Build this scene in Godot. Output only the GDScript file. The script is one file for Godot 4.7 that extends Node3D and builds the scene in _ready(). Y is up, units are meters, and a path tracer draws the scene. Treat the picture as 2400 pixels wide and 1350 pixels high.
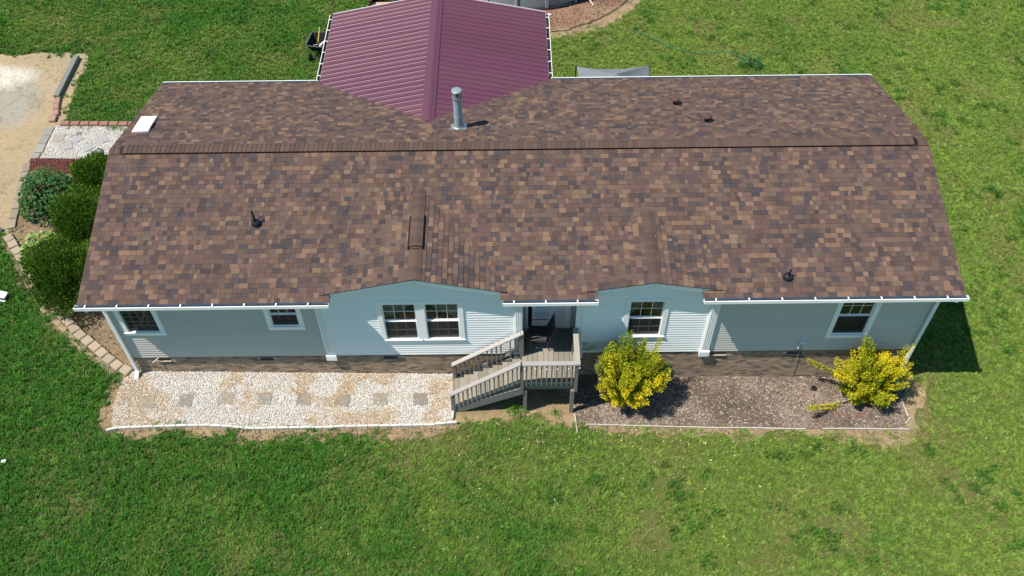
extends Node3D
# Aerial view of a long single-storey house with a shingle roof, a metal-roofed porch behind it and planted beds round it.

const SUN := Vector3(0.459, -0.874, -0.162)      # the way the sunlight travels
const TILT := 0.0343                              # the plot falls gently towards +x
# --- house measures (metres, y up, z towards the front lawn)
const HL := 10.98        # half length of the roof
const WL := 10.71        # half length of the walls
const ZE := 4.398        # eave
const YE := 3.894
const YR := 5.061        # ridge
const ZW := 3.959        # front wall
const YS := 1.081        # lower edge of the siding
const PITCH := 0.26529

var rng := RandomNumberGenerator.new()
var M := {}
var nz := FastNoiseLite.new()
var nz2 := FastNoiseLite.new()

class MB:
	var v := PackedVector3Array()
	var n := PackedVector3Array()
	var c := PackedColorArray()
	var col := Color(1, 1, 1)
	func tri(a: Vector3, b: Vector3, d: Vector3) -> void:
		var g := (d - a).cross(b - a).normalized()
		v.append(a); v.append(b); v.append(d)
		n.append(g); n.append(g); n.append(g)
		c.append(col); c.append(col); c.append(col)
	func quad(a: Vector3, b: Vector3, d: Vector3, e: Vector3) -> void:
		tri(a, b, d); tri(a, d, e)
	func stri(a: Vector3, b: Vector3, d: Vector3, na: Vector3, nb: Vector3, nd: Vector3) -> void:
		if (d - a).cross(b - a).dot(na + nb + nd) < 0.0:
			v.append(a); v.append(d); v.append(b)
			n.append(na); n.append(nd); n.append(nb)
		else:
			v.append(a); v.append(b); v.append(d)
			n.append(na); n.append(nb); n.append(nd)
		c.append(col); c.append(col); c.append(col)
	func squad(a, b, d, e, na, nb, nd, ne) -> void:
		stri(a, b, d, na, nb, nd); stri(a, d, e, na, nd, ne)
	func obox(t: Transform3D, s: Vector3, ch := 0.0) -> void:     # box of size s centred on t; ch chamfers the upper edges
		var h := s * 0.5
		var p := []
		for y in [-1, 1]:
			for k in [[-1, -1], [1, -1], [1, 1], [-1, 1]]:
				p.append(t * Vector3(k[0] * h.x, y * h.y - (ch if y > 0 else 0.0), k[1] * h.z))
		quad(p[3], p[2], p[1], p[0])
		for i in 4:
			var j := (i + 1) % 4
			quad(p[i], p[j], p[4 + j], p[4 + i])
		if ch > 0.0:
			var q := []
			for k in [[-1, -1], [1, -1], [1, 1], [-1, 1]]:
				q.append(t * Vector3(k[0] * (h.x - ch), h.y, k[1] * (h.z - ch)))
			for i in 4:
				var j := (i + 1) % 4
				quad(p[4 + i], p[4 + j], q[j], q[i])
			quad(q[0], q[1], q[2], q[3])
		else:
			quad(p[4], p[5], p[6], p[7])
	func box(lo: Vector3, hi: Vector3, ch := 0.0) -> void:
		obox(Transform3D(Basis(), (lo + hi) * 0.5), hi - lo, ch)
	func bar(a: Vector3, b: Vector3, w: float, h: float, up := Vector3.UP) -> void:   # square timber from a to b
		var z := (b - a).normalized()
		var x := up.cross(z).normalized()
		var y := z.cross(x)
		obox(Transform3D(Basis(x, y, z), (a + b) * 0.5), Vector3(w, h, (b - a).length()))
	func tube(path: Array, r, sides := 8, caps := true) -> void:
		var rings := []
		var nors := []
		for i in path.size():
			var d: Vector3 = (path[mini(i + 1, path.size() - 1)] - path[maxi(i - 1, 0)]).normalized()
			var x := d.cross(Vector3(0.31, 0.17, 0.93) if absf(d.y) > 0.8 else Vector3.UP).normalized()
			var y := d.cross(x)
			var rr: float = r[i] if r is Array else r
			var ring := []
			var nr := []
			for k in sides:
				var a := TAU * k / sides
				var o := x * cos(a) + y * sin(a)
				ring.append(path[i] + o * rr)
				nr.append(o)
			rings.append(ring); nors.append(nr)
		for i in path.size() - 1:
			for k in sides:
				var j := (k + 1) % sides
				squad(rings[i][k], rings[i][j], rings[i + 1][j], rings[i + 1][k], nors[i][k], nors[i][j], nors[i + 1][j], nors[i + 1][k])
		if caps:
			for e in [0, path.size() - 1]:
				for k in sides:
					tri(path[e], rings[e][k], rings[e][(k + 1) % sides])
	func lathe(at: Vector3, prof: Array, sides := 20, axis := Basis()) -> void:    # prof: [radius, height] pairs
		for i in prof.size() - 1:
			var a: Vector2 = prof[i]
			var b: Vector2 = prof[i + 1]
			var t := (b - a).normalized()
			for k in sides:
				var p := TAU * k / sides
				var q := TAU * (k + 1) / sides
				var u := Vector3(cos(p), 0, sin(p))
				var w := Vector3(cos(q), 0, sin(q))
				var nu := axis * (u * t.y + Vector3.DOWN * t.x)
				var nw := axis * (w * t.y + Vector3.DOWN * t.x)
				var A := at + axis * (u * a.x + Vector3.UP * a.y)
				var B := at + axis * (w * a.x + Vector3.UP * a.y)
				var C := at + axis * (w * b.x + Vector3.UP * b.y)
				var D := at + axis * (u * b.x + Vector3.UP * b.y)
				squad(A, B, C, D, nu, nw, nw, nu)
	func leaf(p: Vector3, d: Vector3, side: Vector3, ln: float, wd: float, sag := 0.15) -> void:
		var up := side.cross(d)
		var tip := p + d * ln - up * ln * sag
		var l := p + d * ln * 0.45 + side * wd * 0.5 + up * wd * 0.15
		var r := p + d * ln * 0.45 - side * wd * 0.5 + up * wd * 0.15
		tri(p, l, tip); tri(p, tip, r)
	func mesh() -> ArrayMesh:
		var a := []
		a.resize(Mesh.ARRAY_MAX)
		a[Mesh.ARRAY_VERTEX] = v
		a[Mesh.ARRAY_NORMAL] = n
		a[Mesh.ARRAY_COLOR] = c
		var m := ArrayMesh.new()
		m.add_surface_from_arrays(Mesh.PRIMITIVE_TRIANGLES, a)
		return m

# ---------------------------------------------------------------- helpers
func rf(a: float, b: float) -> float:
	return rng.randf_range(a, b)

func gy(x: float) -> float:
	return -TILT * x

func gp(x: float, z: float, up := 0.0) -> Vector3:
	return Vector3(x, -TILT * x + up, z)

func pts(flat: Array) -> PackedVector2Array:
	var p := PackedVector2Array()
	for i in range(0, flat.size(), 2):
		p.append(Vector2(flat[i], flat[i + 1]))
	return p

func jit(c: Color, d := 0.12) -> Color:
	var k := 1.0 + rf(-d, d)
	return Color(c.r * k, c.g * k, c.b * k)

func tag(o: Node3D, label := "", category := "", group := "", kind := "") -> Node3D:
	if label: o.set_meta("label", label)
	if category: o.set_meta("category", category)
	if group: o.set_meta("group", group)
	if kind: o.set_meta("kind", kind)
	return o

var used := {}
func numbered(called: String) -> String:
	used[called] = used.get(called, 0) + 1
	return called if used[called] == 1 else "%s_%03d" % [called, used[called] - 1]

func thing(called: String, label: String, category: String, at: Vector3, group := "") -> Node3D:
	var o := Node3D.new()
	o.name = numbered(called)
	o.position = at
	add_child(o)
	return tag(o, label, category, group)

func where(o: Node) -> Vector3:      # where a part's root stands; nothing here is turned unless it was built round its own base
	var p := Vector3.ZERO
	while o is Node3D and o != self:
		p += (o as Node3D).position
		o = o.get_parent()
	return p

# a mesh given in world coordinates, hung under its thing or part
func part(called: String, mb: MB, mat: Material, parent: Node3D, kind := "") -> MeshInstance3D:
	var o := MeshInstance3D.new()
	o.name = called
	o.mesh = mb.mesh()
	o.material_override = mat
	o.position = -where(parent)
	parent.add_child(o, true)
	if kind: o.set_meta("kind", kind)
	return o

# a shared mesh placed by a transform in world coordinates
func piece(called: String, mesh: Mesh, mat: Material, parent: Node3D, t: Transform3D) -> MeshInstance3D:
	var o := MeshInstance3D.new()
	o.name = called
	o.mesh = mesh
	o.material_override = mat
	t.origin -= where(parent)
	o.transform = t
	parent.add_child(o, true)
	return o

func struct(called: String, mb: MB, mat: Material) -> MeshInstance3D:
	var o := part(called, mb, mat, self)
	o.set_meta("kind", "structure")
	return o

func noise_tex(freq: float, lo: Color, hi: Color, size := 512, seed_ := 1, oct := 5) -> NoiseTexture2D:
	var f := FastNoiseLite.new()
	f.seed = seed_
	f.frequency = freq
	f.fractal_octaves = oct
	var t := NoiseTexture2D.new()
	t.width = size; t.height = size
	t.seamless = true
	t.noise = f
	var g := Gradient.new()
	g.set_color(0, lo); g.set_color(1, hi)
	g.set_offset(0, 0.2); g.set_offset(1, 0.8)
	t.color_ramp = g
	return t

# vertex-coloured surface; the texture only adds grain
func surf(rough: float, tex: Texture2D = null, scale := Vector3.ONE, spec := 0.5, metal := 0.0) -> StandardMaterial3D:
	var m := StandardMaterial3D.new()
	m.vertex_color_use_as_albedo = true
	m.roughness = rough
	m.metallic = metal
	m.metallic_specular = spec
	if tex:
		m.albedo_texture = tex
		m.uv1_triplanar = true
		m.uv1_world_triplanar = true
		m.uv1_scale = scale
	return m

func make_materials() -> void:
	var grain := noise_tex(0.09, Color(0.72, 0.72, 0.72), Color(1, 1, 1), 512, 3)
	var fine := noise_tex(0.25, Color(0.62, 0.62, 0.62), Color(1, 1, 1), 512, 5, 3)
	var wood := noise_tex(0.05, Color(0.6, 0.6, 0.6), Color(1, 1, 1), 512, 7)
	M.plain = surf(0.8, grain, Vector3(0.7, 0.7, 0.7))
	M.shingle = surf(0.95, fine, Vector3(1.6, 1.6, 1.6), 0.25)
	M.brick = surf(0.9, fine, Vector3(1.1, 1.1, 1.1), 0.3)
	M.vinyl = surf(0.5, null, Vector3.ONE, 0.4)
	M.white = surf(0.45, null, Vector3.ONE, 0.45)
	M.wood = surf(0.9, wood, Vector3(2.2, 2.2, 2.2), 0.25)
	M.metal = surf(0.42, null, Vector3.ONE, 0.34)
	M.galv = surf(0.38, grain, Vector3(0.9, 0.9, 0.9), 0.5, 0.75)
	M.black = surf(0.35, null, Vector3.ONE, 0.5)
	M.rubber = surf(0.75, grain, Vector3(1.5, 1.5, 1.5), 0.3)
	M.stone = surf(0.95, fine, Vector3(0.9, 0.9, 0.9), 0.3)
	M.dirt = surf(1.0, fine, Vector3(0.5, 0.5, 0.5), 0.2)
	M.cloth = surf(0.9, grain, Vector3(0.6, 0.6, 0.6), 0.2)
	M.leaf = surf(0.65, null, Vector3.ONE, 0.22)
	M.leaf.backlight = Color(0.25, 0.25, 0.25)
	M.grass = surf(0.75, null, Vector3.ONE, 0.2)
	M.grass.backlight = Color(0.2, 0.2, 0.2)
	M.glass = StandardMaterial3D.new()
	M.glass.transparency = BaseMaterial3D.TRANSPARENCY_ALPHA
	M.glass.albedo_color = Color(0.12, 0.15, 0.14, 0.4)
	M.glass.roughness = 0.03
	M.screen = StandardMaterial3D.new()
	M.screen.transparency = BaseMaterial3D.TRANSPARENCY_ALPHA
	M.screen.albedo_color = Color(0.16, 0.16, 0.17, 0.55)
	M.screen.roughness = 0.9

# ---------------------------------------------------------------- ground zones
var zones := []
func zone(flat: Array, id: int) -> PackedVector2Array:
	var p := pts(flat)
	var r := Rect2(p[0], Vector2.ZERO)
	for q in p:
		r = r.expand(q)
	zones.append([p, r, id])
	return p

func zone_at(x: float, z: float) -> int:     # 0 is lawn
	var q := Vector2(x, z)
	var id := 0
	for k in zones:
		if k[1].has_point(q) and Geometry2D.is_point_in_polygon(q, k[0]):
			id = k[2]
	return id

func ragged(p: PackedVector2Array, amount: float, step := 0.12) -> PackedVector2Array:
	var r := PackedVector2Array()
	for i in p.size():
		var a := p[i]
		var b := p[(i + 1) % p.size()]
		var m := maxi(1, int(a.distance_to(b) / step))
		for k in m:
			var q := a.lerp(b, float(k) / m)
			r.append(q + Vector2(nz.get_noise_2d(q.x * 90, q.y * 90), nz2.get_noise_2d(q.x * 90, q.y * 90)) * amount)
	return r

# a sheet laid on the sloping ground; a grid inside the outline carries patches of colour
func sheet(called: String, p: PackedVector2Array, up: float, tint: Callable, rag := 0.15, cell := 0.22) -> MeshInstance3D:
	var edge := ragged(p, rag)
	var mb := MB.new()
	var box := Rect2(edge[0], Vector2.ZERO)
	for q in edge:
		box = box.expand(q)
	var nx := int(ceil(box.size.x / cell))
	var nzz := int(ceil(box.size.y / cell))
	for i in nx:
		for j in nzz:
			var a := box.position + Vector2(i, j) * cell
			var sq := PackedVector2Array([a, a + Vector2(cell, 0), a + Vector2(cell, cell), a + Vector2(0, cell)])
			for poly in Geometry2D.intersect_polygons(sq, edge):
				for k in range(1, poly.size() - 1):
					var tr := [poly[0], poly[k], poly[k + 1]]
					if absf((tr[1] - tr[0]).cross(tr[2] - tr[0])) < 1e-6:
						continue
					for q in tr:
						mb.v.append(gp(q.x, q.y, up))
						mb.n.append(Vector3.UP)
						mb.c.append(tint.call(q.x, q.y))
	# the winding of the triangles must agree with their upward normals
	for i in range(0, mb.v.size(), 3):
		if (mb.v[i + 2] - mb.v[i]).cross(mb.v[i + 1] - mb.v[i]).y < 0.0:
			var t := mb.v[i + 1]; mb.v[i + 1] = mb.v[i + 2]; mb.v[i + 2] = t
			var k := mb.c[i + 1]; mb.c[i + 1] = mb.c[i + 2]; mb.c[i + 2] = k
	return struct(called, mb, M.dirt)

func lushness(x: float, z: float) -> float:
	var g := clampf((4.5 - x) / 15.0, 0.0, 1.0)
	if z < -4.0:
		g = clampf((1.0 - x) / 9.0, 0.0, 1.0) * 0.6
	g = clampf(g * 1.2, 0.0, 1.15) + nz.get_noise_2d(x * 14.0, z * 14.0) * 0.6 + nz2.get_noise_2d(x * 60.0, z * 60.0) * 0.5
	return clampf(g, 0.0, 1.0)

const LUSH := Color(0.050, 0.160, 0.021)
const OLIVE := Color(0.170, 0.268, 0.048)
const THATCH := Color(0.30, 0.235, 0.115)

func lawn_tint(x: float, z: float) -> Color:
	var c := OLIVE.lerp(LUSH, lushness(x, z))
	var bare := clampf((nz2.get_noise_2d(x * 33.0 + 500.0, z * 33.0) - 0.2) * 2.0, 0.0, 0.5) * (1.0 - 0.6 * lushness(x, z))
	return c.lerp(THATCH, bare)

func multi(called: String, mesh: Mesh, mat: Material, xf: Array, tint: Array, parent: Node3D = self) -> MultiMeshInstance3D:
	var mm := MultiMesh.new()
	mm.transform_format = MultiMesh.TRANSFORM_3D
	mm.use_colors = true
	mm.mesh = mesh
	mm.instance_count = xf.size()
	for i in xf.size():
		mm.set_instance_transform(i, xf[i])
		mm.set_instance_color(i, tint[i])
	var o := MultiMeshInstance3D.new()
	o.name = called
	o.multimesh = mm
	o.material_override = mat
	parent.add_child(o, true)
	o.set_meta("kind", "stuff")
	return o

func tuft(blades: int, spread: float, h0: float, h1: float, w: float) -> ArrayMesh:
	var mb := MB.new()
	for i in blades:
		var a := rf(0, TAU)
		var o := Vector3(cos(a), 0, sin(a)) * spread * sqrt(rng.randf())
		var b := rf(0, TAU)
		var d := Vector3(cos(b), 0, sin(b))
		var s := Vector3(-d.z, 0, d.x) * w * 0.5
		var h := rf(h0, h1)
		var lean := rf(0.3, 1.1) * h
		var mid := o + d * lean * 0.35 + Vector3.UP * h * 0.65
		var tip := o + d * lean + Vector3.UP * h
		var k := rf(0.75, 1.3)
		mb.col = Color(k, k * rf(0.95, 1.05), k * rf(0.8, 1.1))
		mb.quad(o - s, o + s, mid + s * 0.8, mid - s * 0.8)
		mb.tri(mid - s * 0.8, mid + s * 0.8, tip)
	return mb.mesh()

func build_ground() -> void:
	# zones keep the grass out of the beds; later zones lie over earlier ones
	var dirt_front := zone([-11.6, 3.2, -11.35, 4.1, -11.35, 4.9, -11.45, 5.4, -11.3, 5.8, -11.0, 6.0, -8.9, 6.0, -6.9, 6.14, -6.0, 6.16, -5.0, 6.05, -3.9, 6.1, -2.5, 6.06, -1.8, 5.72, -1.0, 5.42, 0.3, 5.4, 1.0, 5.6, 2.0, 5.83, 3.9, 5.78, 4.9, 5.86, 6.2, 5.94, 7.2, 5.82, 7.55, 5.7, 7.9, 5.88, 9.0, 6.0, 9.9, 6.05, 10.6, 5.92, 11.0, 5.65, 11.2, 5.0, 11.4, 4.2, 11.0, 3.7, 10.7, 3.6, -10.7, 3.2], 1)
	var left_bed := zone([-16.75, -4.8, -16.6, -3.4, -16.3, -1.2, -15.75, -0.4, -15.1, 0.5, -14.5, 1.25, -14.05, 1.85, -13.45, 2.45, -12.85, 3.0, -12.2, 3.5, -11.55, 3.95, -11.1, 4.3, -10.6, 4.2, -10.6, -4.7], 1)
	var drive := zone([-40, -10.6, -19.6, -10.6, -18.0, -10.75, -16.35, -10.72, -16.2, -10.4, -16.15, -8.4, -15.95, -6.9, -16.1, -6.6, -16.2, -4.8, -16.45, -4.3, -16.35, -3.0, -16.05, -1.5, -16.1, -1.2, -17.5, -1.3, -40, -1.4], 4)
	var gravel := zone([-11.0, 3.9, -1.9, 3.9, -1.87, 5.58, -2.57, 5.63, -3.43, 5.66, -4.86, 5.70, -6.27, 5.76, -7.21, 5.78, -8.5, 5.70, -9.96, 5.76, -10.9, 5.84, -11.1, 5.1], 2)
	var gravel2 := zone([-16.2, -6.5, -10.7, -6.55, -10.7, -4.75, -16.2, -4.80], 2)
	var mulch := zone([1.46, 3.9, 11.0, 3.9, 10.68, 5.0, 10.66, 5.35, 10.36, 5.64, 8.95, 5.63, 7.3, 5.65, 5.08, 5.63, 3.2, 5.59, 1.5, 5.55], 3)
	var lava := zone([-16.5, -4.76, -10.8, -4.74, -10.8, -4.4, -14.6, -4.2, -15.2, -4.05, -15.9, -4.2, -16.45, -4.2], 5)
	var ring := PackedVector2Array()
	var ring_f := []
	for i in 40:
		var a := TAU * i / 40.0
		ring_f.append(0.55 + cos(a) * 5.62); ring_f.append(-17.9 + sin(a) * 5.62)
	var straw_ring := zone(ring_f, 1)
	ring_f = []
	for i in 40:
		var a := TAU * i / 40.0
		ring_f.append(0.5 + cos(a) * 5.15); ring_f.append(-17.9 + sin(a) * 5.15)
	ring = zone(ring_f, 6)
	zone([-WL, -3.95, WL, -3.95, WL, 3.7, -WL, 3.7], 7)
	zone([-5.9, -8.0, 0.8, -8.0, 0.8, -3.9, -5.9, -3.9], 7)

	# lawn soil: fine grid in view, one large sheet to the horizon round it
	var mb := MB.new()
	var xs := []
	var zs := []
	var x := -30.0
	while x <= 30.01:
		xs.append(x); x += 0.5
	var z := -24.0
	while z <= 16.01:
		zs.append(z); z += 0.5
	xs.push_front(-60.0); xs.push_front(-220.0); xs.append(60.0); xs.append(220.0)
	zs.push_front(-60.0); zs.push_front(-220.0); zs.append(50.0); zs.append(220.0)
	for i in xs.size() - 1:
		for j in zs.size() - 1:
			var q := [Vector2(xs[i], zs[j]), Vector2(xs[i + 1], zs[j]), Vector2(xs[i + 1], zs[j + 1]), Vector2(xs[i], zs[j + 1])]
			for k in [0, 1, 2, 0, 2, 3]:
				mb.v.append(gp(q[k].x, q[k].y)); mb.n.append(Vector3.UP)
				mb.c.append((lawn_tint(q[k].x, q[k].y) * 0.7).lerp(Color(0.12, 0.10, 0.05), 0.3))
	struct("lawn_ground", mb, M.dirt)

	var tan := Color(0.42, 0.31, 0.19)
	var tan_tint := func(a, b): return tan.lerp(Color(0.30, 0.22, 0.14), clampf(0.5 + nz.get_noise_2d(a * 120, b * 120) * 1.2, 0, 1))
	sheet("bare_soil", dirt_front, 0.006, tan_tint, 0.35)
	sheet("bare_soil", left_bed, 0.010, func(a, b): return Color(0.33, 0.245, 0.16).lerp(Color(0.2, 0.145, 0.105), clampf(0.5 + nz.get_noise_2d(a * 90, b * 90) * 1.4, 0, 1)), 0.12)
	sheet("driveway", drive, 0.014, func(a, b):
		var k := clampf(0.5 + nz.get_noise_2d(a * 40, b * 40) * 1.3, 0, 1)
		var c := Color(0.50, 0.385, 0.235).lerp(Color(0.40, 0.33, 0.225), k)
		var grey := clampf(1.25 - Vector2((a + 18.6) / 1.5, (b + 8.0) / 1.6).length(), 0, 1)
		c = c.lerp(Color(0.40, 0.385, 0.345), clampf(grey * 1.6 + nz2.get_noise_2d(a * 60, b * 60) * 0.5, 0, 0.85) if grey > 0 else 0.0)
		var pale := clampf(1.2 - Vector2((a + 19.2) / 1.3, (b + 9.2) / 0.75).length(), 0, 1)
		return c.lerp(Color(0.72, 0.68, 0.6), clampf(pale * 2.0 + nz2.get_noise_2d(a * 90, b * 90) * 0.6, 0, 1) if pale > 0 else 0.0), 0.2, 0.25)
	sheet("gravel_bed", gravel, 0.018, func(a, b): return Color(0.58, 0.47, 0.34), 0.03, 0.5)
	sheet("gravel_bed", gravel2, 0.022, func(a, b): return Color(0.62, 0.57, 0.5), 0.03, 0.5)
	sheet("mulch_bed", mulch, 0.018, func(a, b): return Color(0.175, 0.128, 0.10).lerp(Color(0.235, 0.175, 0.14), clampf(0.5 + nz.get_noise_2d(a * 70, b * 70) * 1.2, 0, 1)), 0.05)
	sheet("lava_rock_bed", lava, 0.024, func(a, b): return Color(0.10, 0.05, 0.045), 0.06, 0.5)
	sheet("straw_ground", straw_ring, 0.006, tan_tint, 0.5)
	sheet("bark_bed", ring, 0.012, func(a, b): return Color(0.29, 0.16, 0.11).lerp(Color(0.36, 0.25, 0.17), clampf(0.5 + nz.get_noise_2d(a * 70, b * 70) * 1.5, 0, 1)), 0.12)

	# grass: many small tufts; the colour of each follows the lawn's own patches
	var mask := PackedByteArray()
	var MW := 520
	var MH := 320
	mask.resize(MW * MH)
	for i in MW:
		for j in MH:
			mask[j * MW + i] = zone_at(-26.0 + i * 0.1, -19.0 + j * 0.1)
	var lists := [[], [], []]
	var tints := [[], [], []]
	var straw := []
	var straw_t := []
	for i in 340000:
		# more of them near the camera's footprint, which widens with distance
		var zz := rf(-17.0, 11.5)
		var half := lerpf(13.6, 24.0, clampf((11.0 - zz) / 27.0, 0, 1))
		if rng.randf() > half / 24.0:
			continue
		var xx := rf(-half, half)
		var jx := xx + nz.get_noise_2d(xx * 150, zz * 150) * 0.45 + rng.randfn() * 0.10
		var jz := zz + nz2.get_noise_2d(xx * 150, zz * 150) * 0.45 + rng.randfn() * 0.10
		var id := mask[clampi(int((jz + 19.0) * 10), 0, MH - 1) * MW + clampi(int((jx + 26.0) * 10), 0, MW - 1)]
		var yaw := rf(0, TAU)
		if id == 1 and zz > 5.55 and nz.get_noise_2d(xx * 45.0 + 300.0, zz * 45.0) > 0.02 and rng.randf() < 0.75:
			id = 0      # turf has crept up to the edging in places
		if id == 0:
			var g := lushness(xx, zz)
			var patch := nz2.get_noise_2d(xx * 33.0 + 500.0, zz * 33.0)
			if patch > 0.24 and rng.randf() < 0.4 * (1.0 - 0.5 * g):
				continue
			var c := OLIVE.lerp(LUSH, clampf(g + rf(-0.25, 0.25), 0, 1))
			c = c * clampf(exp(rng.randfn() * 0.27), 0.35, 2.2)
			if rng.randf() < 0.05 + 0.11 * (1.0 - g) + clampf(patch, 0, 0.4) * (1.0 - g):
				c = c.lerp(THATCH, rf(0.2, 0.75))
			var s := rf(0.75, 1.25) * lerpf(0.85, 1.15, g)
			var b := Basis(Vector3.UP, yaw).scaled(Vector3(s, s * rf(0.8, 1.3), s))
			var w := rng.randi() % 3
			lists[w].append(Transform3D(b, gp(xx, zz)))
			tints[w].append(c)
		elif id == 1 and rng.randf() < 0.55:
			var s := rf(0.7, 1.2)
			straw.append(Transform3D(Basis(Vector3.UP, yaw).scaled(Vector3(s, s * 0.5, s)), gp(xx, zz, 0.008)))
			straw_t.append(jit(Color(0.47, 0.36, 0.22), 0.3) if rng.randf() < 0.8 else jit(Color(0.15, 0.20, 0.04), 0.3))
	for w in 3:
		tag(multi("lawn_grass", tuft(15, 0.062, 0.035, 0.095, 0.012), M.grass, lists[w], tints[w]), ["mown green and olive lawn grass all round the house", "darker blades among the mown lawn grass", "paler blades among the mown lawn grass"][w], "grass")
	# coarse clumps standing proud of the lawn behind and right of the house
	var cl := []
	var clt := []
	for i in 1000:
		var xx := rf(1.5, 22.0)
		var zz := rf(-16.5, 3.0)
		if rng.randf() < 0.25:
			xx = rf(-12.0, 13.0); zz = rf(6.2, 11.0)
		if zone_at(xx, zz) != 0 or nz.get_noise_2d(xx * 30, zz * 30) < -0.05:
			continue
		for k in rng.randi_range(2, 7):
			var s := rf(0.8, 1.7)
			cl.append(Transform3D(Basis(Vector3.UP, rf(0, TAU)).scaled(Vector3(s, s, s)), gp(xx + rf(-0.2, 0.2), zz + rf(-0.16, 0.16))))
			clt.append(jit(Color(0.045, 0.13, 0.022) if rng.randf() < 0.6 else Color(0.10, 0.19, 0.03), 0.25))
	tag(multi("grass_clumps", tuft(22, 0.10, 0.06, 0.13, 0.011), M.grass, cl, clt), "taller darker grass clumps scattered over the lawn behind the house", "grass")
	# dead grass and weeds in the gravel
	for i in 9000:
		var xx := rf(-11.1, -1.9)
		var zz := rf(4.0, 5.75)
		var k := nz.get_noise_2d(xx * 55.0, zz * 55.0) + nz2.get_noise_2d(xx * 130.0, zz * 130.0) * 0.4
		if k < 0.12 - clampf((zz - 4.35) * 0.2, 0, 0.24) - (0.35 if xx < -10.2 else 0.0):
			continue
		var s := rf(0.6, 1.1)
		straw.append(Transform3D(Basis(Vector3.UP, rf(0, TAU)).scaled(Vector3(s, s * 0.6, s)), gp(xx, zz, 0.02)))
		straw_t.append(jit(Color(0.56, 0.44, 0.29), 0.25) if rng.randf() < 0.93 else jit(Color(0.30, 0.13, 0.06), 0.25))
	for i in 130:      # wisps lying over the stepping stones
		var w := rng.randi() % 8
		straw.append(Transform3D(Basis(Vector3.UP, rf(0, TAU)).scaled(Vector3(0.8, 0.35, 0.8)), gp(STONES_X[w] + rf(-0.26, 0.26), STONES_Z[w] + rf(-0.24, 0.1), 0.044)))
		straw_t.append(jit(Color(0.52, 0.39, 0.25), 0.25))
	for i in 500:      # a strip of straw in the left part of the side gravel
		var xx := rf(-16.2, -15.3)
		var zz := rf(-6.4, -4.9)
		if nz.get_noise_2d(xx * 80.0, zz * 80.0) > 0.05:
			straw.append(Transform3D(Basis(Vector3.UP, rf(0, TAU)).scaled(Vector3(0.8, 0.4, 0.8)), gp(xx, zz, 0.02)))
			straw_t.append(jit(Color(0.52, 0.40, 0.25), 0.2))
	for i in 5000:     # thin dry wisps over the dirt of the driveway and the ring round the pool
		var xx := rf(-21.0, -16.0) if i % 5 else rf(-4.8, 6.0)
		var zz := rf(-10.5, -1.5) if i % 5 else rf(-15.6, -12.2)
		var id := zone_at(xx, zz)
		if id == 4 or id == 1:
			straw.append(Transform3D(Basis(Vector3.UP, rf(0, TAU)).scaled(Vector3(0.9, 0.3, 0.9)), gp(xx, zz, 0.012)))
			straw_t.append(jit(Color(0.52, 0.41, 0.26), 0.2) if nz.get_noise_2d(xx * 60, zz * 60) < 0.2 else jit(Color(0.3, 0.25, 0.12), 0.3))
	tag(multi("dry_straw", tuft(12, 0.09, 0.03, 0.075, 0.008), M.grass, straw, straw_t), "dead straw-coloured grass along the beds and over the gravel", "straw")

	# white gravel
	var stone := MB.new()
	stone.lathe(Vector3.ZERO, [Vector2(0.001, -0.35), Vector2(0.42, -0.2), Vector2(0.5, 0.02), Vector2(0.33, 0.3), Vector2(0.001, 0.38)], 6)
	var sm := stone.mesh()
	var gx := []
	var gt := []
	for i in 38000:
		var second := i >= 30000
		var xx := rf(-16.15, -12.5) if second else rf(-11.05, -1.9)
		var zz := rf(-6.5, -4.8) if second else rf(3.95, 5.76)
		var q := Vector2(xx, zz)
		if not Geometry2D.is_point_in_polygon(q, gravel2 if second else gravel):
			continue
		if not second:
			var k := nz.get_noise_2d(xx * 55.0, zz * 55.0) + nz2.get_noise_2d(xx * 130.0, zz * 130.0) * 0.4
			if k > 0.2 and rng.randf() < 0.6:
				continue
			if on_paver(xx, zz) and rng.randf() < 0.88:
				continue
		elif on_paver(xx, zz) and rng.randf() < 0.88:
			continue
		var s := rf(0.022, 0.042)
		var b := Basis.from_euler(Vector3(rf(-0.5, 0.5), rf(0, TAU), rf(-0.5, 0.5))).scaled(Vector3(s * rf(0.8, 1.5), s * rf(0.7, 1.0), s))
		gx.append(Transform3D(b, gp(xx, zz, 0.022 + rf(0, 0.018))))
		var w := rf(0.62, 0.84)
		gt.append(Color(w, w * 0.98, w * 0.95) if rng.randf() < 0.9 else Color(w * 0.75, w * 0.6, w * 0.45))
	tag(multi("white_gravel", sm, M.stone, gx, gt), "white landscaping stones filling the beds beside the house", "gravel")
	# bark chips: grey-brown in the right bed, red-brown round the pool, plus lava rock
	var chip := MB.new()
	chip.obox(Transform3D(Basis(), Vector3.ZERO), Vector3(1.0, 0.16, 0.34))
	var cx := []
	var ct := []
	for i in 36000:
		var r := i % 24
		var xx := rf(1.45, 11.0)
		var zz := rf(3.95, 5.66)
		if r >= 15 and r < 18:
			xx = rf(-3.0, 5.4); zz = rf(-15.8, -12.6)
		elif r >= 20:
			xx = rf(-11.6, 11.4); zz = rf(4.0, 6.2)
			if xx > -10.9 and zz < 5.6: continue
		elif r >= 18:
			xx = rf(-16.4, -10.8); zz = rf(-4.2, 3.9)
		var id := zone_at(xx, zz)
		if not (id == 3 or id == 6 or (r >= 18 and id == 1)):
			continue
		var s := rf(0.03, 0.085)
		cx.append(Transform3D(Basis.from_euler(Vector3(rf(-0.35, 0.35), rf(0, TAU), rf(-0.35, 0.35))).scaled(Vector3(s, s, s * rf(0.6, 1.2))), gp(xx, zz, 0.026 + rf(0, 0.015))))
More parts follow.
